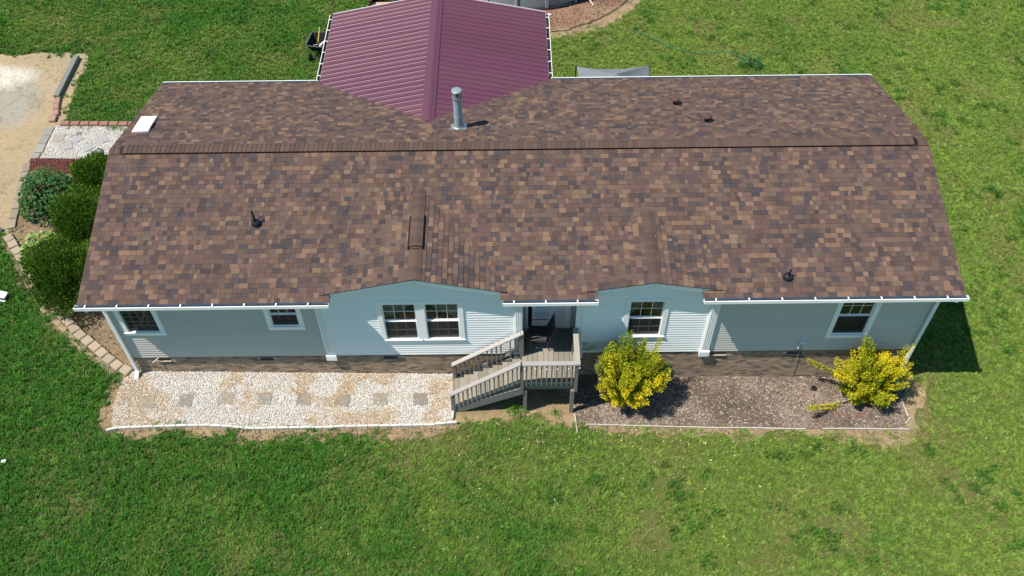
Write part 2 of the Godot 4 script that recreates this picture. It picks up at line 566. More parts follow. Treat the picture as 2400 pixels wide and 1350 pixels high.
		var k := rf(0.7, 1.35) * (1.0 + 0.55 * nz.get_noise_2d(xx * 60.0, zz * 60.0))
		var c := Color(0.235, 0.180, 0.148) * k
		if r >= 20:
			c = Color(0.38, 0.29, 0.2) * k if rng.randf() < 0.6 else Color(0.2, 0.15, 0.1) * k
		elif id == 6:
			c = Color(0.36, 0.19, 0.13) * k if rng.randf() < 0.7 else Color(0.44, 0.33, 0.24) * k
		elif rng.randf() < 0.09 + 0.2 * maxf(0.0, nz2.get_noise_2d(xx * 50.0, zz * 50.0)):
			c = Color(0.56, 0.47, 0.38)
		elif rng.randf() < 0.25:
			c = Color(0.30, 0.245, 0.21) * k
		ct.append(c)
	tag(multi("bark_chips", chip.mesh(), M.stone, cx, ct), "grey and red brown bark chips lying loose in the planting beds", "mulch")
	var lx := []
	var lt := []
	for i in 5200:
		var xx := rf(-16.5, -12.0)
		var zz := rf(-4.75, -4.05)
		if zone_at(xx, zz) != 5:
			continue
		var s := rf(0.035, 0.065)
		lx.append(Transform3D(Basis.from_euler(Vector3(rf(0, 6), rf(0, TAU), 0)).scaled(Vector3(s, s, s)), gp(xx, zz, 0.03 + rf(0, 0.02))))
		lt.append(jit(Color(0.17, 0.062, 0.055), 0.4))
	tag(multi("lava_rock", sm, M.stone, lx, lt), "dark red lava stones in a strip beside the white gravel", "stones")
	# fallen leaves on the lawn before the right bed
	var fl := MB.new()
	for i in 105:
		var xx := clampf(rng.randfn(3.2, 2.6), -6.0, 12.0)
		var zz := 5.7 + absf(rng.randfn(0.0, 0.85))
		if i % 6 == 0:
			xx = rf(-8.0, 13.0); zz = rf(5.9, 10.5)
		if zone_at(xx, zz) > 1:
			continue
		var a := rf(0, TAU)
		fl.col = jit(Color(0.62, 0.57, 0.33) if rng.randf() < 0.7 else Color(0.68, 0.65, 0.52), 0.2)
		fl.leaf(gp(xx, zz, 0.065), Vector3(cos(a), rf(-0.1, 0.2), sin(a)).normalized(), Vector3(-sin(a), rf(-0.3, 0.3), cos(a)).normalized(), rf(0.03, 0.065), rf(0.018, 0.034))
	tag(part("fallen_leaves", fl, M.leaf, self, "stuff"), "small cream leaves fallen on the lawn in front of the bushes", "leaves")

# ---------------------------------------------------------------- roof
const SHADES := [Color(0.147, 0.096, 0.082), Color(0.128, 0.086, 0.076), Color(0.163, 0.108, 0.089), Color(0.100, 0.075, 0.076), Color(0.084, 0.068, 0.073), Color(0.232, 0.148, 0.106), Color(0.203, 0.130, 0.097), Color(0.152, 0.112, 0.087)]
const SHARES := [0.24, 0.42, 0.56, 0.68, 0.78, 0.88, 0.95, 1.0]
const TABS := [0.09, 0.13, 0.17, 0.22]

func shade_pick() -> int:
	var r := rng.randf()
	for i in 8:
		if r < SHARES[i]:
			return i
	return 0

# one tab: lower edge stands proud of the course below
var tab_lift := 0.0
func tab(mb: MB, o: Vector3, U: Vector3, D: Vector3, N: Vector3, w: float, e: float, h: float) -> void:
	h += tab_lift
	var a := o + N * h
	var b := o + U * w + N * h
	var c := o + U * w + D * e + N * 0.0015
	var d := o + D * e + N * 0.0015
	mb.quad(a, b, c, d)
	mb.quad(o, o + U * w, b, a)
	mb.tri(o, a, d)
	mb.tri(o + U * w, c, b)

var tab_mesh := {}
func tab_piece(parent: Node3D, o: Vector3, U: Vector3, D: Vector3, N: Vector3, k: int, s: int, e: float, thick: int) -> void:
	var key := [k, s, thick]
	if not tab_mesh.has(key):
		var mb := MB.new()
		mb.col = SHADES[s]
		tab(mb, Vector3.ZERO, Vector3.RIGHT, Vector3.FORWARD, Vector3.UP, TABS[k] - 0.004, e + 0.004, 0.005 + 0.005 * thick)
		tab_mesh[key] = mb.mesh()
	piece("shingle", tab_mesh[key], M.shingle, parent, Transform3D(Basis(U, N, -D), o))

var n_tab_pieces := 0
func shingles(mb: MB, parent: Node3D, O: Vector3, U: Vector3, D: Vector3, rows: int, e: float, span: Callable, skip: Callable, piece_rows := 0) -> void:
	var N := D.cross(U).normalized() * (1.0 if D.cross(U).y > 0 else -1.0)
	var prev := []
	for r in rows:
		var s: Vector2 = span.call(r)
		var u := s.x
		while u < s.y - 0.01:
			var k := rng.randi() % 4
			var w: float = TABS[k]
			var o := O + U * u + D * (r * e)
			var cut := u + w > s.y
			if cut:
				w = s.y - u
			if not skip.call(u + w * 0.5, r):
				var sh := shade_pick()
				var th := rng.randi() % 2
				if r < piece_rows and not cut and n_tab_pieces < 300 and w > 0.15:
					n_tab_pieces += 1
					tab_piece(parent, o, U, D, N, k, sh, e, th)
				else:
					mb.col = jit(SHADES[sh], 0.14)
					tab(mb, o, U, D, N, w - 0.004, e + 0.004, 0.005 + 0.005 * th)
			u += w

const G1 := [-2.62, 4.50, 2.37, 4.735, 1.23]     # gable: x of the peak, y of the peak, half width, y and z where its ridge meets the roof
const G2 := [3.30, 4.285, 1.80, 4.552, 1.92]
const ZG := 4.205

func in_gable(x: float) -> bool:
	return (x > -4.76 and x < -0.46) or (x > 1.90 and x < 4.52)

func roof_y(z: float) -> float:
	return YR - PITCH * absf(z)

func build_roof(house: Node3D) -> void:
	var ln := sqrt(ZE * ZE + pow(YR - YE, 2))
	var roof := MB.new()
	roof.col = Color(0.10, 0.075, 0.06)
	# deck boards below the shingles
	var slab := func(x0, x1, z0, z1, thick):
		var P := [Vector3(x0, roof_y(z0) - 0.004, z0), Vector3(x1, roof_y(z0) - 0.004, z0), Vector3(x1, roof_y(z1) - 0.004, z1), Vector3(x0, roof_y(z1) - 0.004, z1)]
		var Q := []
		for q in P:
			Q.append(q + Vector3.DOWN * thick)
		roof.quad(P[0], P[1], P[2], P[3]); roof.quad(Q[3], Q[2], Q[1], Q[0])
		for i in 4:
			var j := (i + 1) % 4
			roof.quad(P[i], P[j], Q[j], Q[i])
	slab.call(-HL, HL, 0.0, 3.9, 0.09)
	slab.call(-HL, HL, -0.001, -ZE, 0.09)
	for s in [[-HL, -4.76], [-0.46, 1.90], [4.52, HL]]:
		slab.call(s[0], s[1], 3.9, ZE, 0.09)
	# the two front gables: one thick plane each side
	for g in [G1, G2]:
		for s in [-1.0, 1.0]:
			var A := Vector3(g[0], g[1] - 0.006, ZG)
			var B := Vector3(g[0] + s * (g[2] + 0.02), roof_y(ZG) - 0.012, ZG)
			var C := Vector3(g[0], g[3] - 0.004, g[4])
			var dn := Vector3.DOWN * 0.07
			roof.tri(A, B, C); roof.tri(A + dn, C + dn, B + dn)
			roof.quad(A, A + dn, B + dn, B)
	var rp := part("roof", roof, M.plain, house)

	var mb := MB.new()
	var rows := 33
	var e := ln / rows
	var up := Vector3(0, YR - YE, -ZE).normalized()
	shingles(mb, rp, Vector3(-HL - 0.01, YE, ZE + 0.02), Vector3.RIGHT, up, rows, e, func(r): return Vector2(0, 2 * HL + 0.02), func(u, r):
		var z: float = ZE - r * e * 0.966
		return z > 3.85 and in_gable(u - HL), 5)
	shingles(mb, rp, Vector3(-HL - 0.01, YE, -ZE - 0.02), Vector3.RIGHT, Vector3(0, YR - YE, ZE).normalized(), rows, e, func(r): return Vector2(0, 2 * HL + 0.02), func(u, r):
		var x: float = u - HL
		var z: float = -ZE + r * e * 0.966
		return absf(x + 2.557) < (-z - 1.9) * 1.22, 0)       # nothing under the porch roof
	tab_lift = 0.011
	for g in [G1, G2]:
		tab_lift = 0.011 if g == G1 else 0.015
		for s in [-1.0, 1.0]:
			var F := Vector3(g[0], g[1], ZG + 0.03)
			var A := Vector3(g[0], g[3], g[4])
			var C := Vector3(g[0] + s * g[2], roof_y(ZG), ZG + 0.03)
			var U := (A - F).normalized()
			var across := C - F
			var Dn := (across - U * across.dot(U)).normalized()     # down the slope
			var length := across.dot(Dn)
			var rr := int(round(length / e))
			var ee := length / rr
			var base := F + Dn * length
			var du := across.dot(U)
			shingles(mb, rp, base, U, -Dn, rr, ee, func(r):
				return Vector2(du * (1.0 - float(r) / rr), (A - F).length() * (r + 1.2) / rr + 0.05), func(u, r): return false)
	part("shingles", mb, M.shingle, rp, "stuff")

	# ridge vent and cap shingles
	var cap_cols := [Color(0.122, 0.083, 0.070), Color(0.106, 0.073, 0.063), Color(0.136, 0.093, 0.077)]
	var caps := []
	for c in cap_cols:
		var m := MB.new()
		m.col = c
		for s in [-1.0, 1.0]:
			# local x runs along the ridge, z across it
			var a := Vector3(0, 0.012, 0)
			var pr := [Vector2(0, 0.012), Vector2(0.06, 0.004), Vector2(0.165, -0.027)]
			for i in 2:
				var p0: Vector2 = pr[i]
				var p1: Vector2 = pr[i + 1]
				m.quad(Vector3(0, p0.y - 0.008, s * p0.x), Vector3(0.124, p0.y + 0.004, s * p0.x), Vector3(0.124, p1.y + 0.004, s * p1.x), Vector3(0, p1.y - 0.008, s * p1.x))
				m.quad(Vector3(0.124, p0.y + 0.004, s * p0.x), Vector3(0.124, p1.y + 0.004, s * p1.x), Vector3(0.124, p1.y - 0.012, s * p1.x), Vector3(0.124, p0.y - 0.012, s * p0.x))
		caps.append(m.mesh())
	var rc := MB.new()
	rc.col = Color(0.012, 0.011, 0.012)
	var vh := 0.044
	for s in [-1.0, 1.0]:
		rc.quad(Vector3(-10.68, YR + vh, 0), Vector3(10.68, YR + vh, 0), Vector3(10.68, YR + vh - 0.04, s * 0.15), Vector3(-10.68, YR + vh - 0.04, s * 0.15))
		rc.quad(Vector3(-10.68, YR + vh - 0.04, s * 0.15), Vector3(10.68, YR + vh - 0.04, s * 0.15), Vector3(10.68, YR - 0.045, s * 0.155), Vector3(-10.68, YR - 0.045, s * 0.155))
	var ridge := part("ridge_vent", rc, M.rubber, house)
	var x := -HL
	while x < HL - 0.11:
		var y := YR + (vh + 0.012 if absf(x + 0.06) < 10.62 else 0.018)
		piece("ridge_cap", caps[rng.randi() % 3], M.shingle, ridge, Transform3D(Basis(), Vector3(x, y, 0)))
		x += 0.1275
	for g in [G1, G2]:
		var F := Vector3(g[0], g[1], ZG + 0.03)
		var A := Vector3(g[0], g[3], g[4])
		var U := (A - F).normalized()
		var L := (A - F).length()
		var N := Vector3.RIGHT.cross(U).normalized()
		if N.y < 0: N = -N
		var Zx := U.cross(N)
		var rv := MB.new()
		rv.col = Color(0.012, 0.011, 0.012)
		if g == G1:
			for s in [-1.0, 1.0]:
				var p: Vector3 = F + U * 0.95 + Zx * s * 0.155 + N * 0.025
				var q: Vector3 = F + U * 2.05 + Zx * s * 0.155 + N * 0.025
				rv.quad(p, q, q - N * 0.045 + Zx * s * 0.055, p - N * 0.045 + Zx * s * 0.055)
			for uu in [0.95, 2.05]:
				rv.tri(F + U * uu + Zx * 0.15 + N * 0.02, F + U * uu - Zx * 0.15 + N * 0.02, F + U * uu + N * 0.06)
		else:
			rv.quad(F - Zx * 0.1 - N * 0.004, F + Zx * 0.1 - N * 0.004, A + Zx * 0.1 - N * 0.004, A - Zx * 0.1 - N * 0.004)
		var gr := part("gable_ridge", rv, M.rubber, house)
		var u := 0.0
		while u < L - 0.05:
			var lift := 0.062 if (g == G1 and u > 0.93 and u < 2.0) else 0.016
			piece("ridge_cap", caps[rng.randi() % 3], M.shingle, gr, Transform3D(Basis(U, N, Zx), F + U * u + N * lift))
			u += 0.1275

# ---------------------------------------------------------------- walls
const GREY := Color(0.50, 0.485, 0.45)
const PALE := Color(0.80, 0.82, 0.82)
const TRIM := Color(0.82, 0.84, 0.85)
# openings of the front wall: x0, x1, y0, y1 of the glass
const WIN := [[-10.35, -9.51, 2.23, 3.36], [-6.51, -5.80, 2.41, 3.36], [-3.59, -2.73, 1.785, 3.26], [-2.49, -1.62, 1.785, 3.26], [2.81, 3.69, 1.82, 3.265], [8.28, 9.15, 1.79, 3.30]]

func lap(mb: MB, x0t: float, x0b: float, x1t: float, x1b: float, y0: float, y1: float, z: float) -> void:   # one clapboard facing +z
	var p := 0.02
	mb.quad(Vector3(x0b, y0, z + p), Vector3(x1b, y0, z + p), Vector3(x1t, y1, z), Vector3(x0t, y1, z))
	mb.quad(Vector3(x0b, y0, z - 0.01), Vector3(x1b, y0, z - 0.01), Vector3(x1b, y0, z + p), Vector3(x0b, y0, z + p))
	mb.quad(Vector3(x0t, y1, z - 0.01), Vector3(x1t, y1, z - 0.01), Vector3(x1b, y0, z - 0.01), Vector3(x0b, y0, z - 0.01))

func build_walls(house: Node3D) -> void:
	var h := 0.0995
	# front wall, lap by lap: grey ends, pale gabled middle parts, recess between them
	var runs := [[-WL, -5.08, GREY, -1], [-5.08, 0.04, PALE, 0], [1.50, 4.98, PALE, 1], [4.98, WL, GREY, -1]]
	for run in runs:
		var g: Array = G1 if run[3] == 0 else G2
		for i in 36:
			var y0: float = YS + i * h
			var y1: float = y0 + h
			var xs := [[run[0], run[1]]]
			var taper := 0.0
			if y1 > 3.80:
				if run[3] < 0:
					break
				# inside the gable the board ends follow the slope of its roof
				var slope: float = (g[1] - roof_y(ZG)) / g[2]
				var half: float = (g[1] - 0.085 - y0) / slope
				taper = h / slope
				if half < 0.12:
					break
				xs = [[maxf(run[0], g[0] - half), minf(run[1], g[0] + half)]]
			for w in WIN:
				if y0 + h * 0.5 > w[2] - 0.05 and y0 + h * 0.5 < w[3] + 0.05:
					var nx := []
					for s in xs:
						if w[1] + 0.04 <= s[0] or w[0] - 0.04 >= s[1]:
							nx.append(s)
						else:
							if w[0] - 0.04 > s[0]: nx.append([s[0], w[0] - 0.04])
							if w[1] + 0.04 < s[1]: nx.append([w[1] + 0.04, s[1]])
					xs = nx
			for s in xs:
				var mb := MB.new()
				mb.col = jit(run[2], 0.02)
				var x_from: float = s[0]
				if run[3] == 1 and i >= 1 and i <= 4:
					# green algae on the boards beside the deck
					var bx: float = 1.64
					while bx < 2.6:
						var w := rf(0.05, 0.14)
						mb.col = PALE.lerp(Color(0.16, 0.22, 0.10), clampf(rf(0.35, 0.85) * (2.75 - bx), 0.0, 0.85))
						lap(mb, bx, bx, bx + w, bx + w, y0, y1, ZW)
						bx += w
					mb.col = jit(run[2], 0.02)
					lap(mb, s[0], s[0], 1.64, 1.64, y0, y1, ZW)
					x_from = bx
				lap(mb, x_from + taper, x_from, s[1] - taper, s[1], y0, y1, ZW)
				part("siding_board", mb, M.vinyl, house)
	# back and ends
	for i in 28:
		var y0: float = YS + i * h
		for k in 3:
			var mb := MB.new()
			mb.col = jit(GREY, 0.02)
			var half := WL if k == 0 else 3.94
			lap(mb, -half, -half, half, half, y0, y0 + h, ZW if k == 0 else WL)
			var o := part("siding_board", mb, M.vinyl, house)
			o.rotation.y = [PI, PI / 2, -PI / 2][k]
	for s in [-1.0, 1.0]:
		for i in 12:
			var y0: float = YS + (28 + i) * h
			var half := (YR - 0.1 - y0) / PITCH
			var top := maxf(half - h / PITCH, 0.0)
			if half < 0.1:
				break
			var mb := MB.new()
			mb.col = jit(GREY, 0.02)
			lap(mb, -minf(top, 3.94), -minf(half, 3.94), minf(top, 3.94), minf(half, 3.94), y0, y0 + h, WL)
			var o := part("siding_board", mb, M.vinyl, house)
			o.rotation.y = s * PI / 2
	# inner shell: floor, partition and ceiling behind the windows
	var room := MB.new()
	room.col = Color(0.25, 0.2, 0.16)
	room.box(Vector3(-WL + 0.1, 0.95, -3.8), Vector3(WL - 0.1, 1.06, ZW - 0.02))
	part("floor", room, M.plain, house)
	room = MB.new()
	room.col = Color(0.3, 0.27, 0.23)
	room.box(Vector3(-WL + 0.1, 1.06, 0.9), Vector3(WL - 0.1, 3.78, 1.0))
	for xx in [-8.0, -4.6, 0.02, 1.53, 6.0]:
		room.box(Vector3(xx - 0.03, 1.06, 1.0), Vector3(xx + 0.03, 3.78, ZW - 0.03))
	part("partition", room, M.plain, house)
	room = MB.new()
	room.col = Color(0.6, 0.58, 0.55)
	room.box(Vector3(-WL + 0.1, 3.78, -3.85), Vector3(WL - 0.1, 3.80, ZW - 0.03))
	part("ceiling", room, M.plain, house)

	# soffits and fascias
	var tr := MB.new()
	tr.col = TRIM
	for s in [[-HL, -4.76], [-0.46, 1.90], [4.52, HL]]:
		tr.box(Vector3(s[0] + 0.02, 3.765, ZW + 0.02), Vector3(s[1] - 0.02, 3.785, 4.375))
	part("soffit", tr, M.white, house)
	tr = MB.new(); tr.col = TRIM
	tr.box(Vector3(-HL + 0.02, 3.765, -4.375), Vector3(HL - 0.02, 3.785, -ZW - 0.02))
	part("soffit", tr, M.white, house)
	for s in [[-HL, -4.76], [-0.46, 1.90], [4.52, HL]]:
		tr = MB.new(); tr.col = TRIM
		tr.box(Vector3(s[0], 3.74, 4.375), Vector3(s[1], 3.885, 4.396))
		part("fascia", tr, M.white, house)
	tr = MB.new(); tr.col = TRIM
	tr.box(Vector3(-HL, 3.74, -4.396), Vector3(HL, 3.885, -4.375))
	part("fascia", tr, M.white, house)
	for sx in [-1.0, 1.0]:
		for sz in [-1.0, 1.0]:
			tr = MB.new(); tr.col = Color(0.5, 0.5, 0.5)
			tr.bar(Vector3(sx * (HL - 0.012), YE - 0.085, sz * (ZE - 0.02)), Vector3(sx * (HL - 0.012), YR - 0.085, sz * 0.0), 0.022, 0.14)
			part("rake_board", tr, M.white, house)
			tr = MB.new(); tr.col = TRIM
			tr.bar(Vector3(sx * (HL - 0.15), YE - 0.12, sz * (ZE - 0.02)), Vector3(sx * (HL - 0.15), YR - 0.12, sz * 0.0), 0.25, 0.015)
			part("rake_soffit", tr, M.white, house)
	for g in [G1, G2]:
		for s in [-1.0, 1.0]:
			var a := Vector3(g[0], g[1] - 0.085, ZG - 0.006)
			var b := Vector3(g[0] + s * (g[2] + 0.08), roof_y(ZG) - 0.10, ZG - 0.006)
			tr = MB.new(); tr.col = TRIM
			tr.bar(a, b, 0.02, 0.14)
			part("gable_fascia", tr, M.white, house)
			tr = MB.new(); tr.col = Color(0.03, 0.028, 0.03)
			tr.bar(a + Vector3(0, 0.082, 0.014), b + Vector3(0, 0.082, 0.014), 0.05, 0.014)
			part("drip_edge", tr, M.rubber, house)
			tr = MB.new(); tr.col = TRIM
			tr.bar(a + Vector3(0, -0.01, -0.125), b + Vector3(0, -0.01, -0.125), 0.225, 0.014)
			part("gable_soffit", tr, M.white, house)
	# gutters with straps
	var strap := MB.new()
	strap.col = Color(0.82, 0.83, 0.84)
	strap.box(Vector3(-0.014, -0.006, 0.0), Vector3(0.014, 0.004, 0.125))
	var strap_m := strap.mesh()
	for s in [[-11.05, -4.76, 1], [-0.46, 1.90, 1], [4.52, 11.05, 1], [-HL, -6.17, -1], [1.06, HL, -1]]:
		var sz: float = s[2]
		var z0 := 4.398 * sz
		var z1 := 4.520 * sz
		tr = MB.new(); tr.col = Color(0.82, 0.83, 0.84)
		var yb := 3.785
		var yt := 3.878
		tr.box(Vector3(s[0], yb, minf(z0, z1)), Vector3(s[1], yb + 0.006, maxf(z0, z1)))
		tr.box(Vector3(s[0], yb + 0.006, minf(z0, z0 + 0.006 * sz)), Vector3(s[1], yt, maxf(z0, z0 + 0.006 * sz)))
		tr.box(Vector3(s[0], yb + 0.006, minf(z1, z1 - 0.006 * sz)), Vector3(s[1], yt, maxf(z1, z1 - 0.006 * sz)))
		tr.box(Vector3(s[0], yt, minf(z1 - 0.018 * sz, z1 + 0.002 * sz)), Vector3(s[1], yt + 0.010, maxf(z1 - 0.018 * sz, z1 + 0.002 * sz)))
		for xe in [s[0], s[1] - 0.005]:
			tr.box(Vector3(xe, yb + 0.006, minf(z0 + 0.006 * sz, z1 - 0.006 * sz)), Vector3(xe + 0.005, yt - 0.004, maxf(z0 + 0.006 * sz, z1 - 0.006 * sz)))
		var gt := part("gutter", tr, M.white, house)
		tr = MB.new(); tr.col = Color(0.035, 0.03, 0.028)
		tr.box(Vector3(s[0] + 0.01, yb + 0.008, minf(z0 + 0.008 * sz, z1 - 0.008 * sz)), Vector3(s[1] - 0.01, yb + 0.03, maxf(z0 + 0.008 * sz, z1 - 0.008 * sz)))
		part("leaf_litter", tr, M.dirt, gt)
		if sz > 0:
			var m := int(round((s[1] - s[0]) / 0.78))
			for i in m:
				var xx: float = s[0] + (i + 0.35) * (s[1] - s[0]) / m
				piece("strap", strap_m, M.white, gt, Transform3D(Basis(), Vector3(xx, yt + 0.016, z0)))
	# downspouts at both front corners
	for s in [-1.0, 1.0]:
		var x0: float = s * 10.66
		tr = MB.new(); tr.col = Color(0.78, 0.80, 0.81)
		var yb := gy(x0)
		tr.box(Vector3(x0 + s * 0.13 - 0.04, 3.70, 4.42), Vector3(x0 + s * 0.13 + 0.04, 3.79, 4.49))
		tr.bar(Vector3(x0 + s * 0.13, 3.73, 4.455), Vector3(x0, 3.45, ZW + 0.07), 0.085, 0.06)
		tr.bar(Vector3(x0, 3.46, ZW + 0.07), Vector3(x0, yb + 0.14, ZW + 0.07), 0.09, 0.065, Vector3.BACK)
		var ds := part("downspout", tr, M.white, house)
		tr = MB.new(); tr.col = Color(0.84, 0.85, 0.85)
		tr.bar(Vector3(x0, yb + 0.17, ZW + 0.07), Vector3(x0, yb + 0.05, ZW + 0.27), 0.092, 0.068)
		part("outlet", tr, M.white, ds)
		tr = MB.new(); tr.col = TRIM
		tr.box(Vector3(s * WL - 0.05, YS - 0.01, ZW - 0.04), Vector3(s * WL + 0.02, 3.765, ZW + 0.022))
		part("corner_board", tr, M.white, house)
	# fluted pilasters
	for p in [[-5.305, -5.055], [-0.175, 0.04], [1.43, 1.66], [4.88, 5.13]]:
		tr = MB.new(); tr.col = TRIM
		var x0: float = p[0]
		var x1: float = p[1]
		tr.box(Vector3(x0, YS + 0.03, ZW), Vector3(x1, 3.78, ZW + 0.05))
		var pl := part("pilaster", tr, M.white, house)
		var m := 4
		for i in m:
			var fx := x0 + 0.02 + (x1 - x0 - 0.04) * (i + 0.5) / m
			tr = MB.new(); tr.col = TRIM
			tr.box(Vector3(fx - 0.015, YS + 0.2, ZW + 0.05), Vector3(fx + 0.015, 3.72, ZW + 0.078))
			part("flute", tr, M.white, pl)
		tr = MB.new(); tr.col = Color(0.8, 0.81, 0.81)
		tr.box(Vector3(x0 - 0.015, 0.945, ZW + 0.001), Vector3(x1 + 0.015, 1.16, ZW + 0.10), 0.01)
		part("plinth", tr, M.white, pl)
	for k in WIN.size():
		window(house, WIN[k], k)
	entry(house)
	foundation(house)

func window(house: Node3D, w: Array, k: int) -> void:
	var x0: float = w[0]
	var x1: float = w[1]
	var y0: float = w[2]
	var y1: float = w[3]
	var z := ZW
	var t := 0.125
	var fr := MB.new()
	fr.col = TRIM
	var xl := x0 - t
	var xr := x1 + t
	# two sashes side by side share one wide mullion
	if k == 2: xr = x1 + 0.122
	if k == 3: xl = x0 - 0.118
	fr.box(Vector3(xl, y0 - t - 0.02, z - 0.03), Vector3(xr, y0, z + 0.04), 0.0)
	fr.box(Vector3(xl, y1, z - 0.03), Vector3(xr, y1 + t, z + 0.04))
	fr.box(Vector3(xl, y0, z - 0.03), Vector3(x0, y1, z + 0.04))
	fr.box(Vector3(x1, y0, z - 0.03), Vector3(xr, y1, z + 0.04))
	fr.box(Vector3(xl - 0.015, y0 - 0.03, z + 0.04), Vector3(xr + 0.015, y0 - 0.002, z + 0.062))
	var win := part("window", fr, M.white, house)
	if k == 0: win.set_meta("label", "dark window with a square grid of bars and no sash rail")
	# jamb return
	var jb := MB.new()
	jb.col = TRIM
	jb.box(Vector3(x0 - 0.02, y0 - 0.02, z - 0.12), Vector3(x0, y1 + 0.02, z - 0.03))
	jb.box(Vector3(x1, y0 - 0.02, z - 0.12), Vector3(x1 + 0.02, y1 + 0.02, z - 0.03))
	jb.box(Vector3(x0, y0 - 0.02, z - 0.12), Vector3(x1, y0, z - 0.03))
	jb.box(Vector3(x0, y1, z - 0.12), Vector3(x1, y1 + 0.02, z - 0.03))
	part("jamb", jb, M.white, win)
	var cols := 3
	var ym := (y0 + y1) * 0.5
	var sashes := [[y0, ym, -0.012, 2], [ym, y1, -0.042, 2]]
	if k == 0:
		cols = 4
		sashes = [[y0, y1, -0.02, 6]]
	if k == 1:
		ym = 2.86; cols = 3
		sashes = [[y0, ym, -0.012, 1], [ym, y1, -0.042, 2]]
	for i in sashes.size():
		var s: Array = sashes[i]
		var zz: float = z + s[2] - 0.02
		var sw := 0.028
		var sa := MB.new()
		sa.col = Color(0.8, 0.81, 0.82) if k != 0 else Color(0.3, 0.29, 0.26)
		sa.box(Vector3(x0, s[0], zz), Vector3(x1, s[0] + sw, zz + 0.03))
		sa.box(Vector3(x0, s[1] - sw, zz), Vector3(x1, s[1], zz + 0.03))
		sa.box(Vector3(x0, s[0] + sw, zz), Vector3(x0 + sw, s[1] - sw, zz + 0.03))
		sa.box(Vector3(x1 - sw, s[0] + sw, zz), Vector3(x1, s[1] - sw, zz + 0.03))
		part("sash", sa, M.white, win)
		for c in range(1, cols):
			if k == 5 and i == 0: break
			var bx := lerpf(x0 + sw, x1 - sw, float(c) / cols)
			sa = MB.new(); sa.col = Color(0.62, 0.62, 0.58) if i > 0 or k == 0 else Color(0.3, 0.31, 0.31)
			sa.box(Vector3(bx - 0.009, s[0] + sw, zz + 0.006), Vector3(bx + 0.009, s[1] - sw, zz + 0.022))
			part("bar", sa, M.white, win)
		for r in range(1, s[3]):
			if k == 5 and i == 0: break
			var by := lerpf(s[0] + sw, s[1] - sw, float(r) / s[3])
			sa = MB.new(); sa.col = Color(0.62, 0.62, 0.58) if i > 0 or k == 0 else Color(0.3, 0.31, 0.31)
			sa.box(Vector3(x0 + sw, by - 0.009, zz + 0.007), Vector3(x1 - sw, by + 0.009, zz + 0.021))
			part("bar", sa, M.white, win)
		var gl := MB.new()
		gl.quad(Vector3(x0 + sw, s[0] + sw, zz + 0.012), Vector3(x1 - sw, s[0] + sw, zz + 0.012), Vector3(x1 - sw, s[1] - sw, zz + 0.012), Vector3(x0 + sw, s[1] - sw, zz + 0.012))
		part("pane", gl, M.glass, win)
		if i == 0:      # insect screen before the lower sash
			gl = MB.new()
			gl.quad(Vector3(x0 + sw, s[0] + sw, z + 0.002), Vector3(x1 - sw, s[0] + sw, z + 0.002), Vector3(x1 - sw, s[1], z + 0.002), Vector3(x0 + sw, s[1], z + 0.002))
			part("insect_screen", gl, M.screen, win)
	# curtains: tied back in the wide pair, straight sheers elsewhere
	if k >= 2:
		var sides := [-1, 1]
		if k == 2: sides = [-1]
		if k == 3: sides = [1]
		if k == 5: sides = []
		for s in sides:
			var cu := MB.new()
			cu.col = Color(0.55, 0.58, 0.5)
			var wide := (x1 - x0) * (0.95 if k < 4 else 0.45)
			var n := 14
			var mrows := 8
			for a in n:
				for b in mrows:
					var q := []
					for d in [[0, 0], [1, 0], [1, 1], [0, 1]]:
						var f := float(a + d[0]) / n
						var v := float(b + d[1]) / mrows
						var pull := 1.0 - 0.85 * pow(v, 1.6)
						var ex: float = (x0 if s < 0 else x1) - s * f * wide * pull
						q.append(Vector3(ex, lerpf(y1, y1 - 0.75, v), z - 0.17 + 0.025 * sin(f * 26.0)))
					cu.quad(q[0], q[1], q[2], q[3])
			part("curtain", cu, M.cloth, win)

